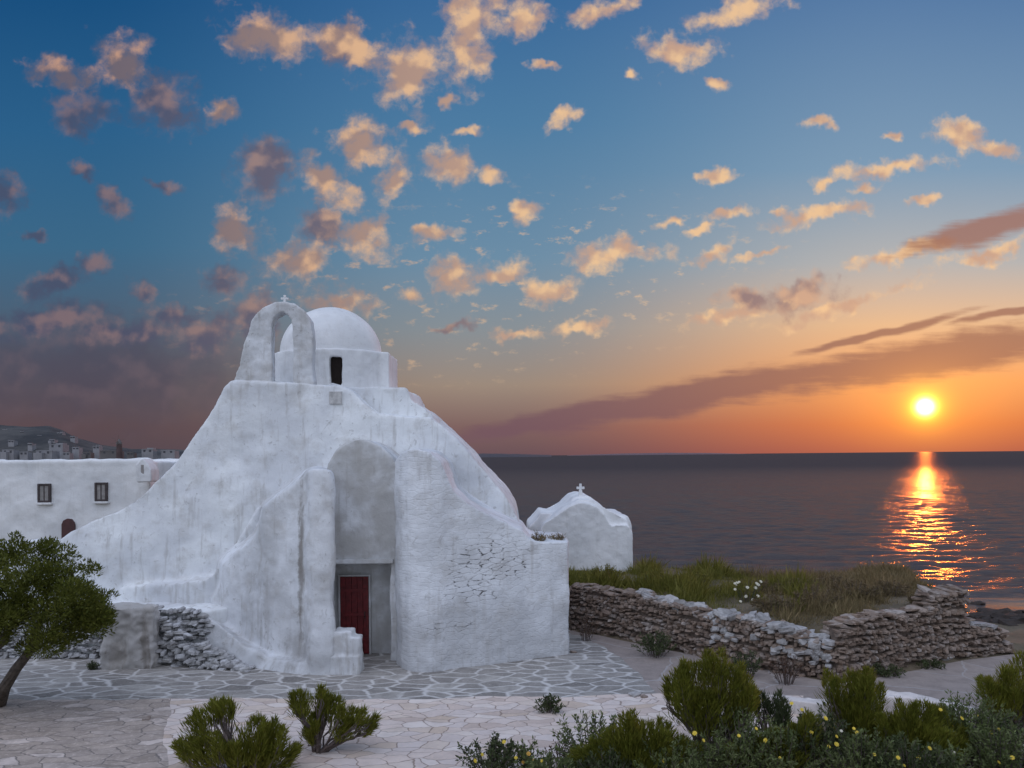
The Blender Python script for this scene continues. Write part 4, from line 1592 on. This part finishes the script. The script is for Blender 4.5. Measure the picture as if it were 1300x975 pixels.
def leafy_plant(name, label, base_px, Y, wpx, hpx, seed, n=900, mat=None, group='leafy plants of the near bed', cat='plant',
                leaf=(0.07, 0.028), flowers=(), fmat=None, fsize=0.034, zbase=None, upright=0.4, stems=26):
    rng = np.random.default_rng(seed)
    b = W(base_px[0], base_px[1], Y)
    zg = float(zground(b.x, b.y)) if zbase is None else zbase
    b.z = zg
    s = Y / FPX
    root = empty(name, b, label, cat, group)
    rw, rh = wpx * s / 2, hpx * s
    bm = bmesh.new()
    C, D = [], []
    per = max(1, n // stems)
    for i in range(stems):
        ph = rng.uniform(0, 2 * math.pi)
        k = math.sqrt(rng.uniform(0.0, 1.0))
        tip = b + Vector((math.cos(ph) * rw * k, math.sin(ph) * rw * k * 0.8, rh * (1.0 - 0.45 * k * k) * rng.uniform(0.72, 1.06)))
        root_p = b + Vector((math.cos(ph) * rw * k * 0.35, math.sin(ph) * rw * k * 0.3, -0.03))
        mid = root_p.lerp(tip, 0.55) + Vector((0, 0, rh * 0.10))
        add_tube(bm, [root_p, mid, tip], [0.008, 0.006, 0.003], 4)
        t = rng.uniform(0.25, 1.02, per)
        P0, P1, P2 = np.array(root_p), np.array(mid), np.array(tip)
        pts = ((1 - t) ** 2)[:, None] * P0 + (2 * t * (1 - t))[:, None] * P1 + (t ** 2)[:, None] * P2
        C.append(pts + rng.normal(size=(per, 3)) * 0.015)
        ax = norm((P2 - P0)[None])[0]
        dirs = rng.normal(size=(per, 3))
        dirs = norm(dirs) + ax * (upright + 0.5 * t[:, None])
        D.append(dirs)
    link('foliage', quads_mesh('foliage', leaves(np.concatenate(C), np.concatenate(D), leaf[0], leaf[1], rng)), mat or M_LEAFY, root)
    link('stems', from_bm('stems', bm), M_TWIG, root)
    for (fx, fy) in flowers:
        fY = Y - rng.uniform(0.1, 0.4)
        p = W(fx, fy, fY)
        fl = make_flower(p, fsize * rng.uniform(0.8, 1.25), rng)
        fo = link('flower', fl, fmat or M_YELLOW, root)
        bm = bmesh.new()
        add_tube(bm, [b + Vector(((p.x - b.x) * 0.6, (p.y - b.y) * 0.6, rh * 0.2)), b.lerp(p, 0.8) + Vector((0, 0, 0.02)), p], [0.006, 0.005, 0.004], 4)
        link('stalk', from_bm('stalk', bm), M_LEAFY2, fo)
    return root


def make_flower(p, r, rng):
    """two rings of petals round a domed middle"""
    bm = bmesh.new()
    nrm = Vector((rng.normal(0, 0.4), -0.8, 0.8)).normalized()
    u = nrm.cross(Vector((1, 0.1, 0))).normalized()
    v = nrm.cross(u)
    for ring, (n, rr, lift) in enumerate(((9, r, 0.15), (7, r * 0.65, 0.4))):
        for k in range(n):
            a = 2 * math.pi * k / n + ring * 0.3
            d = u * math.cos(a) + v * math.sin(a)
            e = u * math.cos(a + math.pi / 2) + v * math.sin(a + math.pi / 2)
            a0 = p + nrm * 0.003 * ring
            bm.faces.new([bm.verts.new(q) for q in (a0, p + d * rr * 0.6 + e * rr * 0.26 + nrm * rr * lift, p + d * rr + nrm * rr * lift * 1.2, p + d * rr * 0.6 - e * rr * 0.26 + nrm * rr * lift)])
    bmesh.ops.create_icosphere(bm, subdivisions=1, radius=r * 0.28, matrix=Matrix.Translation(p + nrm * r * 0.15))
    return from_bm('flower', bm, recalc=False)


# --- the pine-like tree beside the terrace
def build_tree():
    rng = np.random.default_rng(21)
    Y = 15.9
    b = G(-4, 893); b.z = 0
    root = empty('tree', b, 'wind shaped dark green tree with a leaning trunk on the old pavement', 'tree')
    bm = bmesh.new()
    P = lambda x, y, dy=0.0: W(x, y, Y + dy)
    add_tube(bm, [b + Vector((0, 0, -0.15)), P(6, 872), P(20, 850), P(34, 832), P(42, 815), P(50, 790), P(62, 765)], [0.15, 0.115, 0.10, 0.09, 0.08, 0.06, 0.035], 9)
    add_tube(bm, [b + Vector((-0.55, 0.2, -0.15)), P(-22, 850, .2), P(-8, 825, .2), P(8, 812, .1), P(16, 790, .3), P(10, 760, .4)], [0.12, 0.10, 0.085, 0.07, 0.05, 0.03], 8)
    for (x0, y0, x1, y1, x2, y2, r) in [(34, 832, 60, 815, 95, 790, 0.045), (42, 815, 75, 795, 118, 772, 0.04), (50, 790, 30, 760, 20, 725, 0.035),
                                         (50, 790, 80, 760, 92, 725, 0.035), (8, 812, -20, 790, -45, 770, 0.045), (16, 790, 40, 765, 55, 715, 0.03), (16, 790, -10, 750, -22, 715, 0.03)]:
        dy = rng.uniform(-0.6, 0.6)
        add_tube(bm, [P(x0, y0), P(x1, y1, dy * .5), P(x2, y2, dy)], [r, r * 0.7, r * 0.3], 6)
    link('trunk', from_bm('trunk', bm), M_BARK, root)
    s = Y / FPX
    V = []
    clumps = []
    # outline of the crown in the photo, filled with clumps through its depth
    tops = [(-70, 705), (-40, 692), (-10, 690), (10, 686), (34, 688), (50, 692), (66, 700), (84, 706), (100, 716), (107, 738), (122, 752), (132, 768), (134, 782)]
    for (x, y) in tops:
        clumps.append((x - 6 * np.sign(x - 30), y + 12, rng.uniform(-0.5, 0.5), rng.uniform(13, 19)))
    for k in range(126):
        x = rng.uniform(-80, 132)
        yt = np.interp(x, [-80, 10, 50, 100, 132], [700, 692, 700, 725, 772])
        yb = np.interp(x, [-80, 0, 40, 90, 132], [800, 815, 832, 815, 795])
        y = rng.uniform(yt + 14, yb - 4)
        half = 1.25 * math.sqrt(max(0.05, 1 - ((x - 25) / 120) ** 2 * 0.8 - ((y - 755) / 85) ** 2 * 0.6))
        clumps.append((x, y, rng.uniform(-half, half), rng.uniform(9, 21)))
    for k in range(26):
        a = rng.uniform(-2.9, 0.35)
        clumps.append((28 + math.cos(a) * rng.uniform(100, 116), 762 + math.sin(a) * rng.uniform(66, 84), rng.uniform(-0.4, 0.4), rng.uniform(6, 11)))
    for (x, y, dy, r) in clumps:
        c = np.array(P(x, y, dy))
        rr = r * s
        n = int(350 * (r / 17) ** 2)
        d = norm(rng.normal(size=(n, 3)))
        q = c + d * rr * (rng.uniform(0.15, 1, n) ** 0.5)[:, None] * np.array([1.05, 1.0, 0.85])
        D = d * 0.8 + np.array([0.12, 0, 0.55]) + rng.normal(size=(n, 3)) * 0.35
        V.append(leaves(q, D, 0.085, 0.026, rng))
    link('crown', quads_mesh('crown', np.concatenate(V)), M_TREE, root)


build_tree()

# --- feathery shrubs along the lower edge
plume_shrub('shrub', 'dense feathery green shrub on the pale path near the old pavement', (300, 1000), 12.7,
            [(241, 908, 17, 75), (268, 893, 10, 36), (286, 888, 11, 40), (330, 908, 24, 95), (356, 918, 18, 80), (254, 935, 22, 70), (312, 942, 20, 70),
             (284, 938, 14, 60), (378, 946, 11, 50), (344, 940, 24, 70), (228, 938, 9, 50)], 31)
plume_shrub('shrub', 'open branched shrub with separate green tufts and bare stems on the pale path', (405, 952), 13.6,
            [(378, 877, 13, 40), (398, 905, 11, 30), (410, 877, 13, 38), (426, 884, 15, 42), (452, 899, 13, 34), (471, 912, 10, 26), (392, 918, 10, 26), (440, 915, 14, 30)], 32, dens=1300)
plume_shrub('shrub', 'tall round topped feathery shrub beside the flagstone joint lines of the lane', (905, 1000), 12.9,
            [(862, 848, 16, 62), (882, 838, 22, 75), (903, 832, 24, 82), (925, 840, 22, 78), (945, 855, 17, 62), (872, 870, 24, 60), (895, 875, 30, 70), (922, 880, 30, 70),
             (945, 884, 16, 50), (853, 868, 10, 36), (900, 905, 18, 60), (955, 870, 10, 40)], 33)
plume_shrub('shrub', 'broad yellowish green feathery shrub between the leafy plant and the tall shrub', (815, 1010), 12.4,
            [(770, 925, 22, 80), (793, 903, 20, 90), (820, 915, 26, 90), (845, 925, 26, 85), (868, 938, 22, 75), (750, 945, 20, 60), (800, 940, 34, 70), (840, 950, 34, 60), (725, 955, 18, 50),
             (895, 950, 24, 60)], 34)
plume_shrub('shrub', 'upright twin plumed shrub in front of the gap between the kerb walls', (1088, 1000), 13.0,
            [(1062, 858, 18, 70), (1082, 848, 20, 90), (1100, 853, 17, 90), (1112, 868, 12, 70), (1072, 885, 22, 70), (1095, 895, 24, 80), (1080, 915, 26, 70), (1112, 905, 16, 60)], 35)
plume_shrub('shrub', 'wide bushy feathery shrub below the curving kerb wall', (1165, 1005), 12.8,
            [(1128, 905, 18, 70), (1150, 892, 20, 85), (1172, 888, 20, 85), (1192, 898, 18, 80), (1212, 910, 18, 70), (1140, 920, 28, 70), (1170, 915, 32, 80), (1200, 925, 28, 70), (1222, 930, 14, 50)], 36)
plume_shrub('shrub', 'tall dark shrub at the photo edge standing before the grey lane', (1290, 935), 14.6,
            [(1248, 858, 14, 60), (1262, 866, 14, 60), (1280, 842, 18, 72), (1300, 824, 22, 92), (1322, 832, 24, 90), (1275, 875, 20, 55), (1300, 880, 26, 55), (1330, 880, 24, 50), (1345, 850, 20, 80)], 37)
plume_shrub('shrub', 'low feathery shrub in the flowering bed before the short kerb wall', (985, 1000), 12.5,
            [(962, 935, 16, 60), (985, 925, 18, 65), (1010, 918, 16, 70), (1032, 905, 16, 80), (945, 948, 20, 50), (1000, 945, 26, 60), (925, 950, 18, 50), (1045, 930, 18, 60)], 38)
# thin bare brushy stems between the tall shrub and the kerb
plume_shrub('shrub', 'sparse purplish bare stemmed bush right of the tall round topped shrub', (975, 975), 13.4,
            [(960, 878, 5, 40), (972, 884, 5, 40), (985, 880, 9, 50), (998, 888, 6, 46), (990, 905, 10, 40)], 39, dens=380, mat=M_LEAFY2)

# --- leafy plants, with and without flowers
leafy_plant('plant', 'grey green leafy plant between the pale path and the broad shrub', (752, 968), 12.9, 110, 74, 41, n=1900, stems=44, flowers=[(757, 903), (741, 921)], fmat=M_CREAM, fsize=0.03)
leafy_plant('plant', 'low leafy plant with yellow flowers at the lower edge of the pale path', (622, 990), 12.6, 100, 48, 42, n=1700, stems=40, mat=M_LEAFY2,
            flowers=[(640, 942), (612, 958), (603, 966), (655, 962)], fmat=M_YELLOW)
leafy_plant('plant', 'leafy tuft with an orange bloom beside the yellow flowered plant', (668, 992), 12.6, 60, 44, 43, n=700, stems=22, flowers=[(671, 957), (678, 966), (664, 968)], fmat=M_ORANGE)
leafy_plant('plant', 'small lone dark green plant on the pale path below the coursed wall', (697, 908), 15.6, 42, 22, 44, n=700, stems=26, mat=M_LEAFY2, leaf=(0.075, 0.026), group='weeds on the paving')
leafy_plant('plant', 'thin reddish weed on the pale path left of the grey green plant', (712, 962), 13.0, 44, 34, 45, n=260, stems=14, mat=M_REDWEED, leaf=(0.05, 0.02), group='weeds on the paving')
leafy_plant('plant', 'grey green leaves with yellow flowers under the low feathery shrub', (990, 1000), 12.2, 130, 70, 46, n=2200, stems=50,
            flowers=[(1005, 893), (1018, 901), (990, 962), (1062, 935), (1048, 912), (972, 940)], fmat=M_YELLOW)
leafy_plant('plant', 'leafy mound with yellow flowers between the twin plumed and bushy shrubs', (1125, 1005), 12.1, 120, 70, 47, n=2200, stems=50,
            flowers=[(1084, 925), (1088, 930), (1166, 962), (1148, 972), (1062, 945)], fmat=M_YELLOW)
leafy_plant('plant', 'leafy plant dotted with yellow flowers under the tall dark shrub', (1235, 985), 12.9, 130, 84, 48, n=2300, stems=52,
            flowers=[(1178, 898), (1194, 901), (1221, 912), (1258, 930), (1268, 926), (1235, 932), (1254, 962), (1234, 945)], fmat=M_YELLOW)
leafy_plant('plant', 'dark leafy plant with pale blooms beside the kerb wall at the photo edge', (1290, 1000), 12.7, 110, 62, 49, n=1800, stems=44, mat=M_LEAFY2,
            flowers=[(1260, 946), (1272, 952), (1262, 955), (1290, 958), (1245, 942), (1280, 945)], fmat=M_CREAM, fsize=0.03)
leafy_plant('plant', 'grey green leafy plant at the lower edge below the tall round topped shrub', (905, 1000), 12.1, 120, 64, 50, n=2000, stems=46, flowers=[(882, 931), (893, 940)], fmat=M_YELLOW, fsize=0.035)
leafy_plant('plant', 'leafy plant with a few pale blooms in front of the bushy shrub', (1195, 1010), 11.9, 100, 60, 51, n=1600, stems=40, flowers=[(1068, 928), (1210, 955)], fmat=M_CREAM, fsize=0.03)

for i, (x, y, Y, w, h, m, fl, lab) in enumerate([
        (945, 1000, 12.3, 110, 90, 0, [(960, 925), (938, 934)], 'leafy green plant with two yellow flowers right of the tall round topped shrub'),
        (1035, 1000, 12.5, 110, 86, 1, [(1030, 930), (1052, 948)], 'dark leafy plant with two yellow flowers left of the twin plumed shrub'),
        (1092, 1010, 11.9, 110, 74, 0, [(1110, 958)], 'leafy plant with one yellow flower at the foot of the twin plumed shrub'),
        (1160, 1010, 11.8, 110, 70, 1, [(1180, 950), (1140, 962)], 'dark leafy plant with two yellow flowers at the foot of the bushy shrub'),
        (1225, 975, 13.2, 100, 84, 0, [(1240, 908), (1210, 922), (1228, 938)], 'leafy plant with three yellow flowers left of the tall dark shrub'),
        (1270, 1000, 12.2, 100, 74, 0, [(1285, 962), (1268, 968)], 'leafy plant with two yellow flowers below the kerb wall at the photo edge'),
        (850, 1010, 12.0, 110, 60, 0, [(842, 966)], 'leafy plant with one yellow flower under the broad yellowish shrub'),
        (770, 1010, 11.9, 90, 54, 1, [], 'dark leafy plant without flowers under the broad yellowish shrub'),
        (700, 1005, 12.0, 80, 44, 0, [(688, 966)], 'leafy plant with one yellow flower left of the broad yellowish shrub')]):
    leafy_plant('plant', lab, (x, y), Y, w, h, 400 + i, n=2200, stems=54, mat=(M_LEAFY, M_LEAFY2)[m], flowers=fl, fmat=M_YELLOW, upright=0.6)

# --- weeds along the walls
leafy_plant('weed', 'green bushy weed at the foot of the dry stone wall', (832, 826), 19.9, 62, 32, 52, n=1300, stems=36, mat=M_LEAFY2, group='weeds along the walls', cat='weed', zbase=0)
leafy_plant('weed', 'reddish dry weed at the corner of the dry stone wall', (998, 866), 17.4, 44, 42, 53, n=700, stems=30, mat=M_REDWEED, leaf=(0.06, 0.015), group='weeds along the walls', cat='weed', zbase=0, upright=1.2)
leafy_plant('weed', 'dark weed under the dry stone wall near its corner', (948, 858), 17.9, 50, 36, 54, n=900, stems=30, mat=M_LEAFY2, group='weeds along the walls', cat='weed', zbase=0)
leafy_plant('weed', 'low weed along the mortared wall by the corner', (1125, 860), 18.0, 46, 14, 55, n=600, stems=26, mat=M_LEAFY2, group='weeds along the walls', cat='weed', zbase=0)
leafy_plant('weed', 'low dark weed along the mortared wall near its tall end', (1180, 848), 18.6, 40, 9, 56, n=420, stems=22, mat=M_LEAFY2, group='weeds along the walls', cat='weed', zbase=0)
leafy_plant('weed', 'little round green weed against the terrace rubble', (118, 838), 19.1, 14, 11, 57, n=420, stems=18, mat=M_LEAFY2, group='weeds along the walls', cat='weed', leaf=(0.05, 0.02), zbase=0)
leafy_plant('weed', 'reddish weed hanging by the start of the dry stone wall', (744, 806), 21.6, 32, 34, 58, n=420, stems=22, mat=M_REDWEED, leaf=(0.06, 0.016), group='weeds along the walls', cat='weed', zbase=0)
zt1 = W(684, 688, 20.4).z
leafy_plant('weed', 'dry brownish tuft growing on the wall top nearest the church slope', (684, 688), 20.2, 22, 15, 59, n=500, stems=26, mat=M_STRAW, leaf=(0.08, 0.014), group='tufts on the wall top', cat='weed', zbase=zt1 - 0.02)
leafy_plant('weed', 'grey dry tuft growing on the wall top before the chapel', (706, 687), 20.5, 24, 11, 60, n=500, stems=26, mat=M_STRAW, leaf=(0.07, 0.014), group='tufts on the wall top', cat='weed', zbase=zt1 - 0.02)


# --- grass on the bank
def grass(name, n, region, hmin, hmax, mat, label, seed, lean=0.55, width=0.014):
    rng = np.random.default_rng(seed)
    X0, X1, Y0, Y1 = region[:4]
    X = rng.uniform(X0, X1, n * 3); Y = rng.uniform(Y0, Y1, n * 3)
    keep = region[4](X, Y) & (rng.uniform(0, 1, n * 3) < 0.25 + 0.75 * (vnoise(np.stack([X * 0.9, Y * 0.9, X * 0], -1), seed) > -0.25))
    X, Y = X[keep][:n], Y[keep][:n]
    Z = zground(X, Y) - 0.03
    hs = 0.8 + 0.75 * vnoise(np.stack([X * 0.8, Y * 0.8, X * 0], -1), seed + 5) + 0.3 * vnoise(np.stack([X * 2.5, Y * 2.5, X * 0], -1), seed + 6)
    hs = np.maximum(hs, 0.2)
    h = rng.uniform(hmin, hmax, len(X)) * hs
    D = np.stack([rng.normal(0.12, lean, len(X)), rng.normal(0, lean, len(X)), np.ones(len(X))], -1)
    C = np.stack([X, Y, Z], -1)
    V = leaves(C, D, 1.0, width, rng).reshape(-1, 4, 3)
    V = C[:, None, :] + (V - C[:, None, :]) * np.stack([h, h, h], -1)[:, None, :]
    # keep the blade width while scaling its height
    o = link(name, quads_mesh(name, V.reshape(-1, 3)), mat)
    tag(o, label, 'grass', kind='stuff')


def dmin(X, Y):
    return np.minimum(side(WA0, WC, X, Y), side(WC, WB2, X, Y))


def eastern(X, Y):
    return X - (WB1.x - 0.2) - 0.40 * (Y - WB1.y)


split = lambda X, Y: X - 0.325 * Y      # green meadow west of this line, straw east of it
grass('grass', 34000, (0.6, 12, 18, 36, lambda X, Y: (dmin(X, Y) > 0.42) & (dmin(X, Y) < 10.5) & (split(X, Y) + 1.6 * vnoise(np.stack([X, Y, X * 0], -1) * 0.8, 4) < 0.4) & ~((X > 0.3) & (X < 5.0) & (Y > 29.4))),
      0.26, 0.58, M_GRASS, 'yellowish green grass on the bank before the small chapel', 71, width=0.05)
grass('grass', 46000, (5, 19, 18, 34, lambda X, Y: (dmin(X, Y) > 0.42) & (dmin(X, Y) < 10.5) & (split(X, Y) + 1.6 * vnoise(np.stack([X, Y, X * 0], -1) * 0.8, 4) > -0.4) & (eastern(X, Y) < 0.2)),
      0.14, 0.40, M_STRAW, 'dry brown grass on the bank behind the corner of the walls', 72, width=0.05)
# brown scrub standing in the dry grass, and a few green clumps west of it
for i, (x, y, Y, w, h, m, lab) in enumerate([
        (985, 778, 21.0, 60, 24, 0, 'low brown scrub bush just behind the pale tumbled stones'), (1035, 775, 21.5, 70, 30, 0, 'brown scrub bush behind the corner of the walls'),
        (1085, 768, 22.5, 70, 30, 0, 'rounded brown scrub bush behind the mortared wall'), (1130, 765, 23.0, 55, 24, 0, 'brown scrub bush next to the tall broken wall end'),
        (1060, 757, 25.0, 70, 18, 0, 'brown scrub at the far edge of the bank below the glitter'), (1010, 758, 25.0, 60, 16, 0, 'brown scrub at the far edge of the bank against the sea'),
        (1165, 772, 21.5, 30, 18, 0, 'small brown scrub bush against the tall broken wall'), (965, 765, 24.5, 60, 16, 0, 'low brown scrub between the green grass and the dry grass'),
        (880, 752, 25.5, 50, 18, 1, 'greener clump of herbs in the grass behind the dry stone wall'), (770, 738, 26.5, 50, 20, 1, 'dark green clump of herbs before the small chapel'),
        (830, 742, 26.0, 44, 16, 1, 'green clump of herbs right of the small chapel')]):
    leafy_plant('scrub', lab, (x, y), Y, w, h, 300 + i, n=1500, stems=44, mat=(M_SCRUB, M_GRASS)[m], group='scrub on the bank', cat='scrub', leaf=(0.09, 0.022))
rr_ = np.random.default_rng(73)
leafy_plant('plant', 'pale flowering umbels standing in the grass behind the dry stone wall', (948, 775), 22.5, 44, 30, 61, n=260, stems=20, mat=M_GRASS, leaf=(0.08, 0.02),
            group='flowers on the bank', flowers=[(930 + rr_.uniform(0, 38), 738 + rr_.uniform(0, 26)) for _ in range(14)], fmat=M_CREAM, fsize=0.05)

# --- rocks of the shore
def shore_rocks():
    rng = np.random.default_rng(81)
    spots = [(1240, 776, 22, 'jagged'), (1262, 782, 26, 'long low'), (1290, 790, 30, 'broad'), (1252, 792, 20, 'rounded'), (1278, 800, 26, 'split'), (1300, 806, 24, 'flat'),
             (1244, 786, 16, 'small peaked'), (1315, 796, 30, 'large'), (1270, 790, 18, 'knobbly'), (1236, 768, 14, 'tilted'), (1302, 783, 22, 'sloping'), (1262, 772, 12, 'little round'),
             (1285, 812, 22, 'dark brown'), (1310, 818, 24, 'squat'), (1330, 785, 26, 'wide')]
    for (x, y, r, kind) in spots:
        # sit each one on the slope it is seen against
        Y = 24.0
        for _ in range(60):
            p = W(x, y, Y)
            if p.z <= float(zground(p.x, p.y)):
                break
            Y += 0.3
        p = W(x, y, Y)
        s = Y / FPX
        bm = bmesh.new()
        bmesh.ops.create_icosphere(bm, subdivisions=3, radius=1.0)
        sd = rng.uniform(0, 50)
        for v in bm.verts:
            q = v.co.copy()
            n = mnoise.fractal(q * 1.3 + Vector((sd, 0, 0)), 0.8, 2.1, 5)
            q *= 1 + 0.55 * n
            v.co = Vector((q.x * r * s, q.y * r * s * 0.9, q.z * r * s * 0.42)) + Vector((p.x, p.y, p.z - r * s * 0.05))
        o = link('rock', from_bm('rock', bm), M_ROCK)
        tag(o, ROCK_LABEL[kind], 'rock', 'rocks of the shore')


ROCK_LABEL = {
    'jagged': 'jagged dark rock beside the end of the tall broken wall', 'long low': 'long low dark rock at the water edge beyond the wall stub',
    'broad': 'broad dark rock at the water edge by the photo edge', 'rounded': 'rounded dark rock just above the wall stub',
    'split': 'dark rock right of the rounded one above the wall stub', 'flat': 'flat dark rock above the end of the wall stub',
    'small peaked': 'small peaked dark rock between the jagged and rounded rocks', 'large': 'large dark rock cut by the photo edge',
    'knobbly': 'knobbly dark rock in the middle of the shore rocks', 'tilted': 'small tilted rock nearest the glitter on the sea',
    'sloping': 'sloping dark rock at the water by the photo edge', 'little round': 'little round rock standing in the bright shallows',
    'dark brown': 'dark brown rock closest behind the wall stub end', 'squat': 'squat dark rock lowest on the shore slope', 'wide': 'wide dark rock mostly outside the photo'}
shore_rocks()

# --- loose stones on the paving
for (x, y, r, lab) in [(806, 884, 7, 'flat brown loose stone on the joint between plaza and pale path'), (818, 886, 5, 'smaller brown loose stone next to the flat one'),
                       (728, 829, 4, 'dark loose stone at the corner of the coursed wall'), (843, 901, 4, 'small dark loose stone near the tall round topped shrub'),
                       (1198, 836, 11, 'pale fallen block at the foot of the mortared wall'), (1172, 834, 9, 'pale flat fallen stone under the mortared wall'),
                       (186, 914, 5, 'dark loose stone on the old pavement')]:
    p = G(x, y); s = p.y / FPX
    st = Stones()
    add_stone(st, (p.x, p.y, r * s * 0.3), (r * s, r * s * 0.8, r * s * 0.42), np.random.default_rng(int(x)), 0.4)
    o = st.build('loose_stone', M_CAP if 'pale' in lab else M_DRY)
    tag(o, lab, 'stone', 'loose stones on the paving')
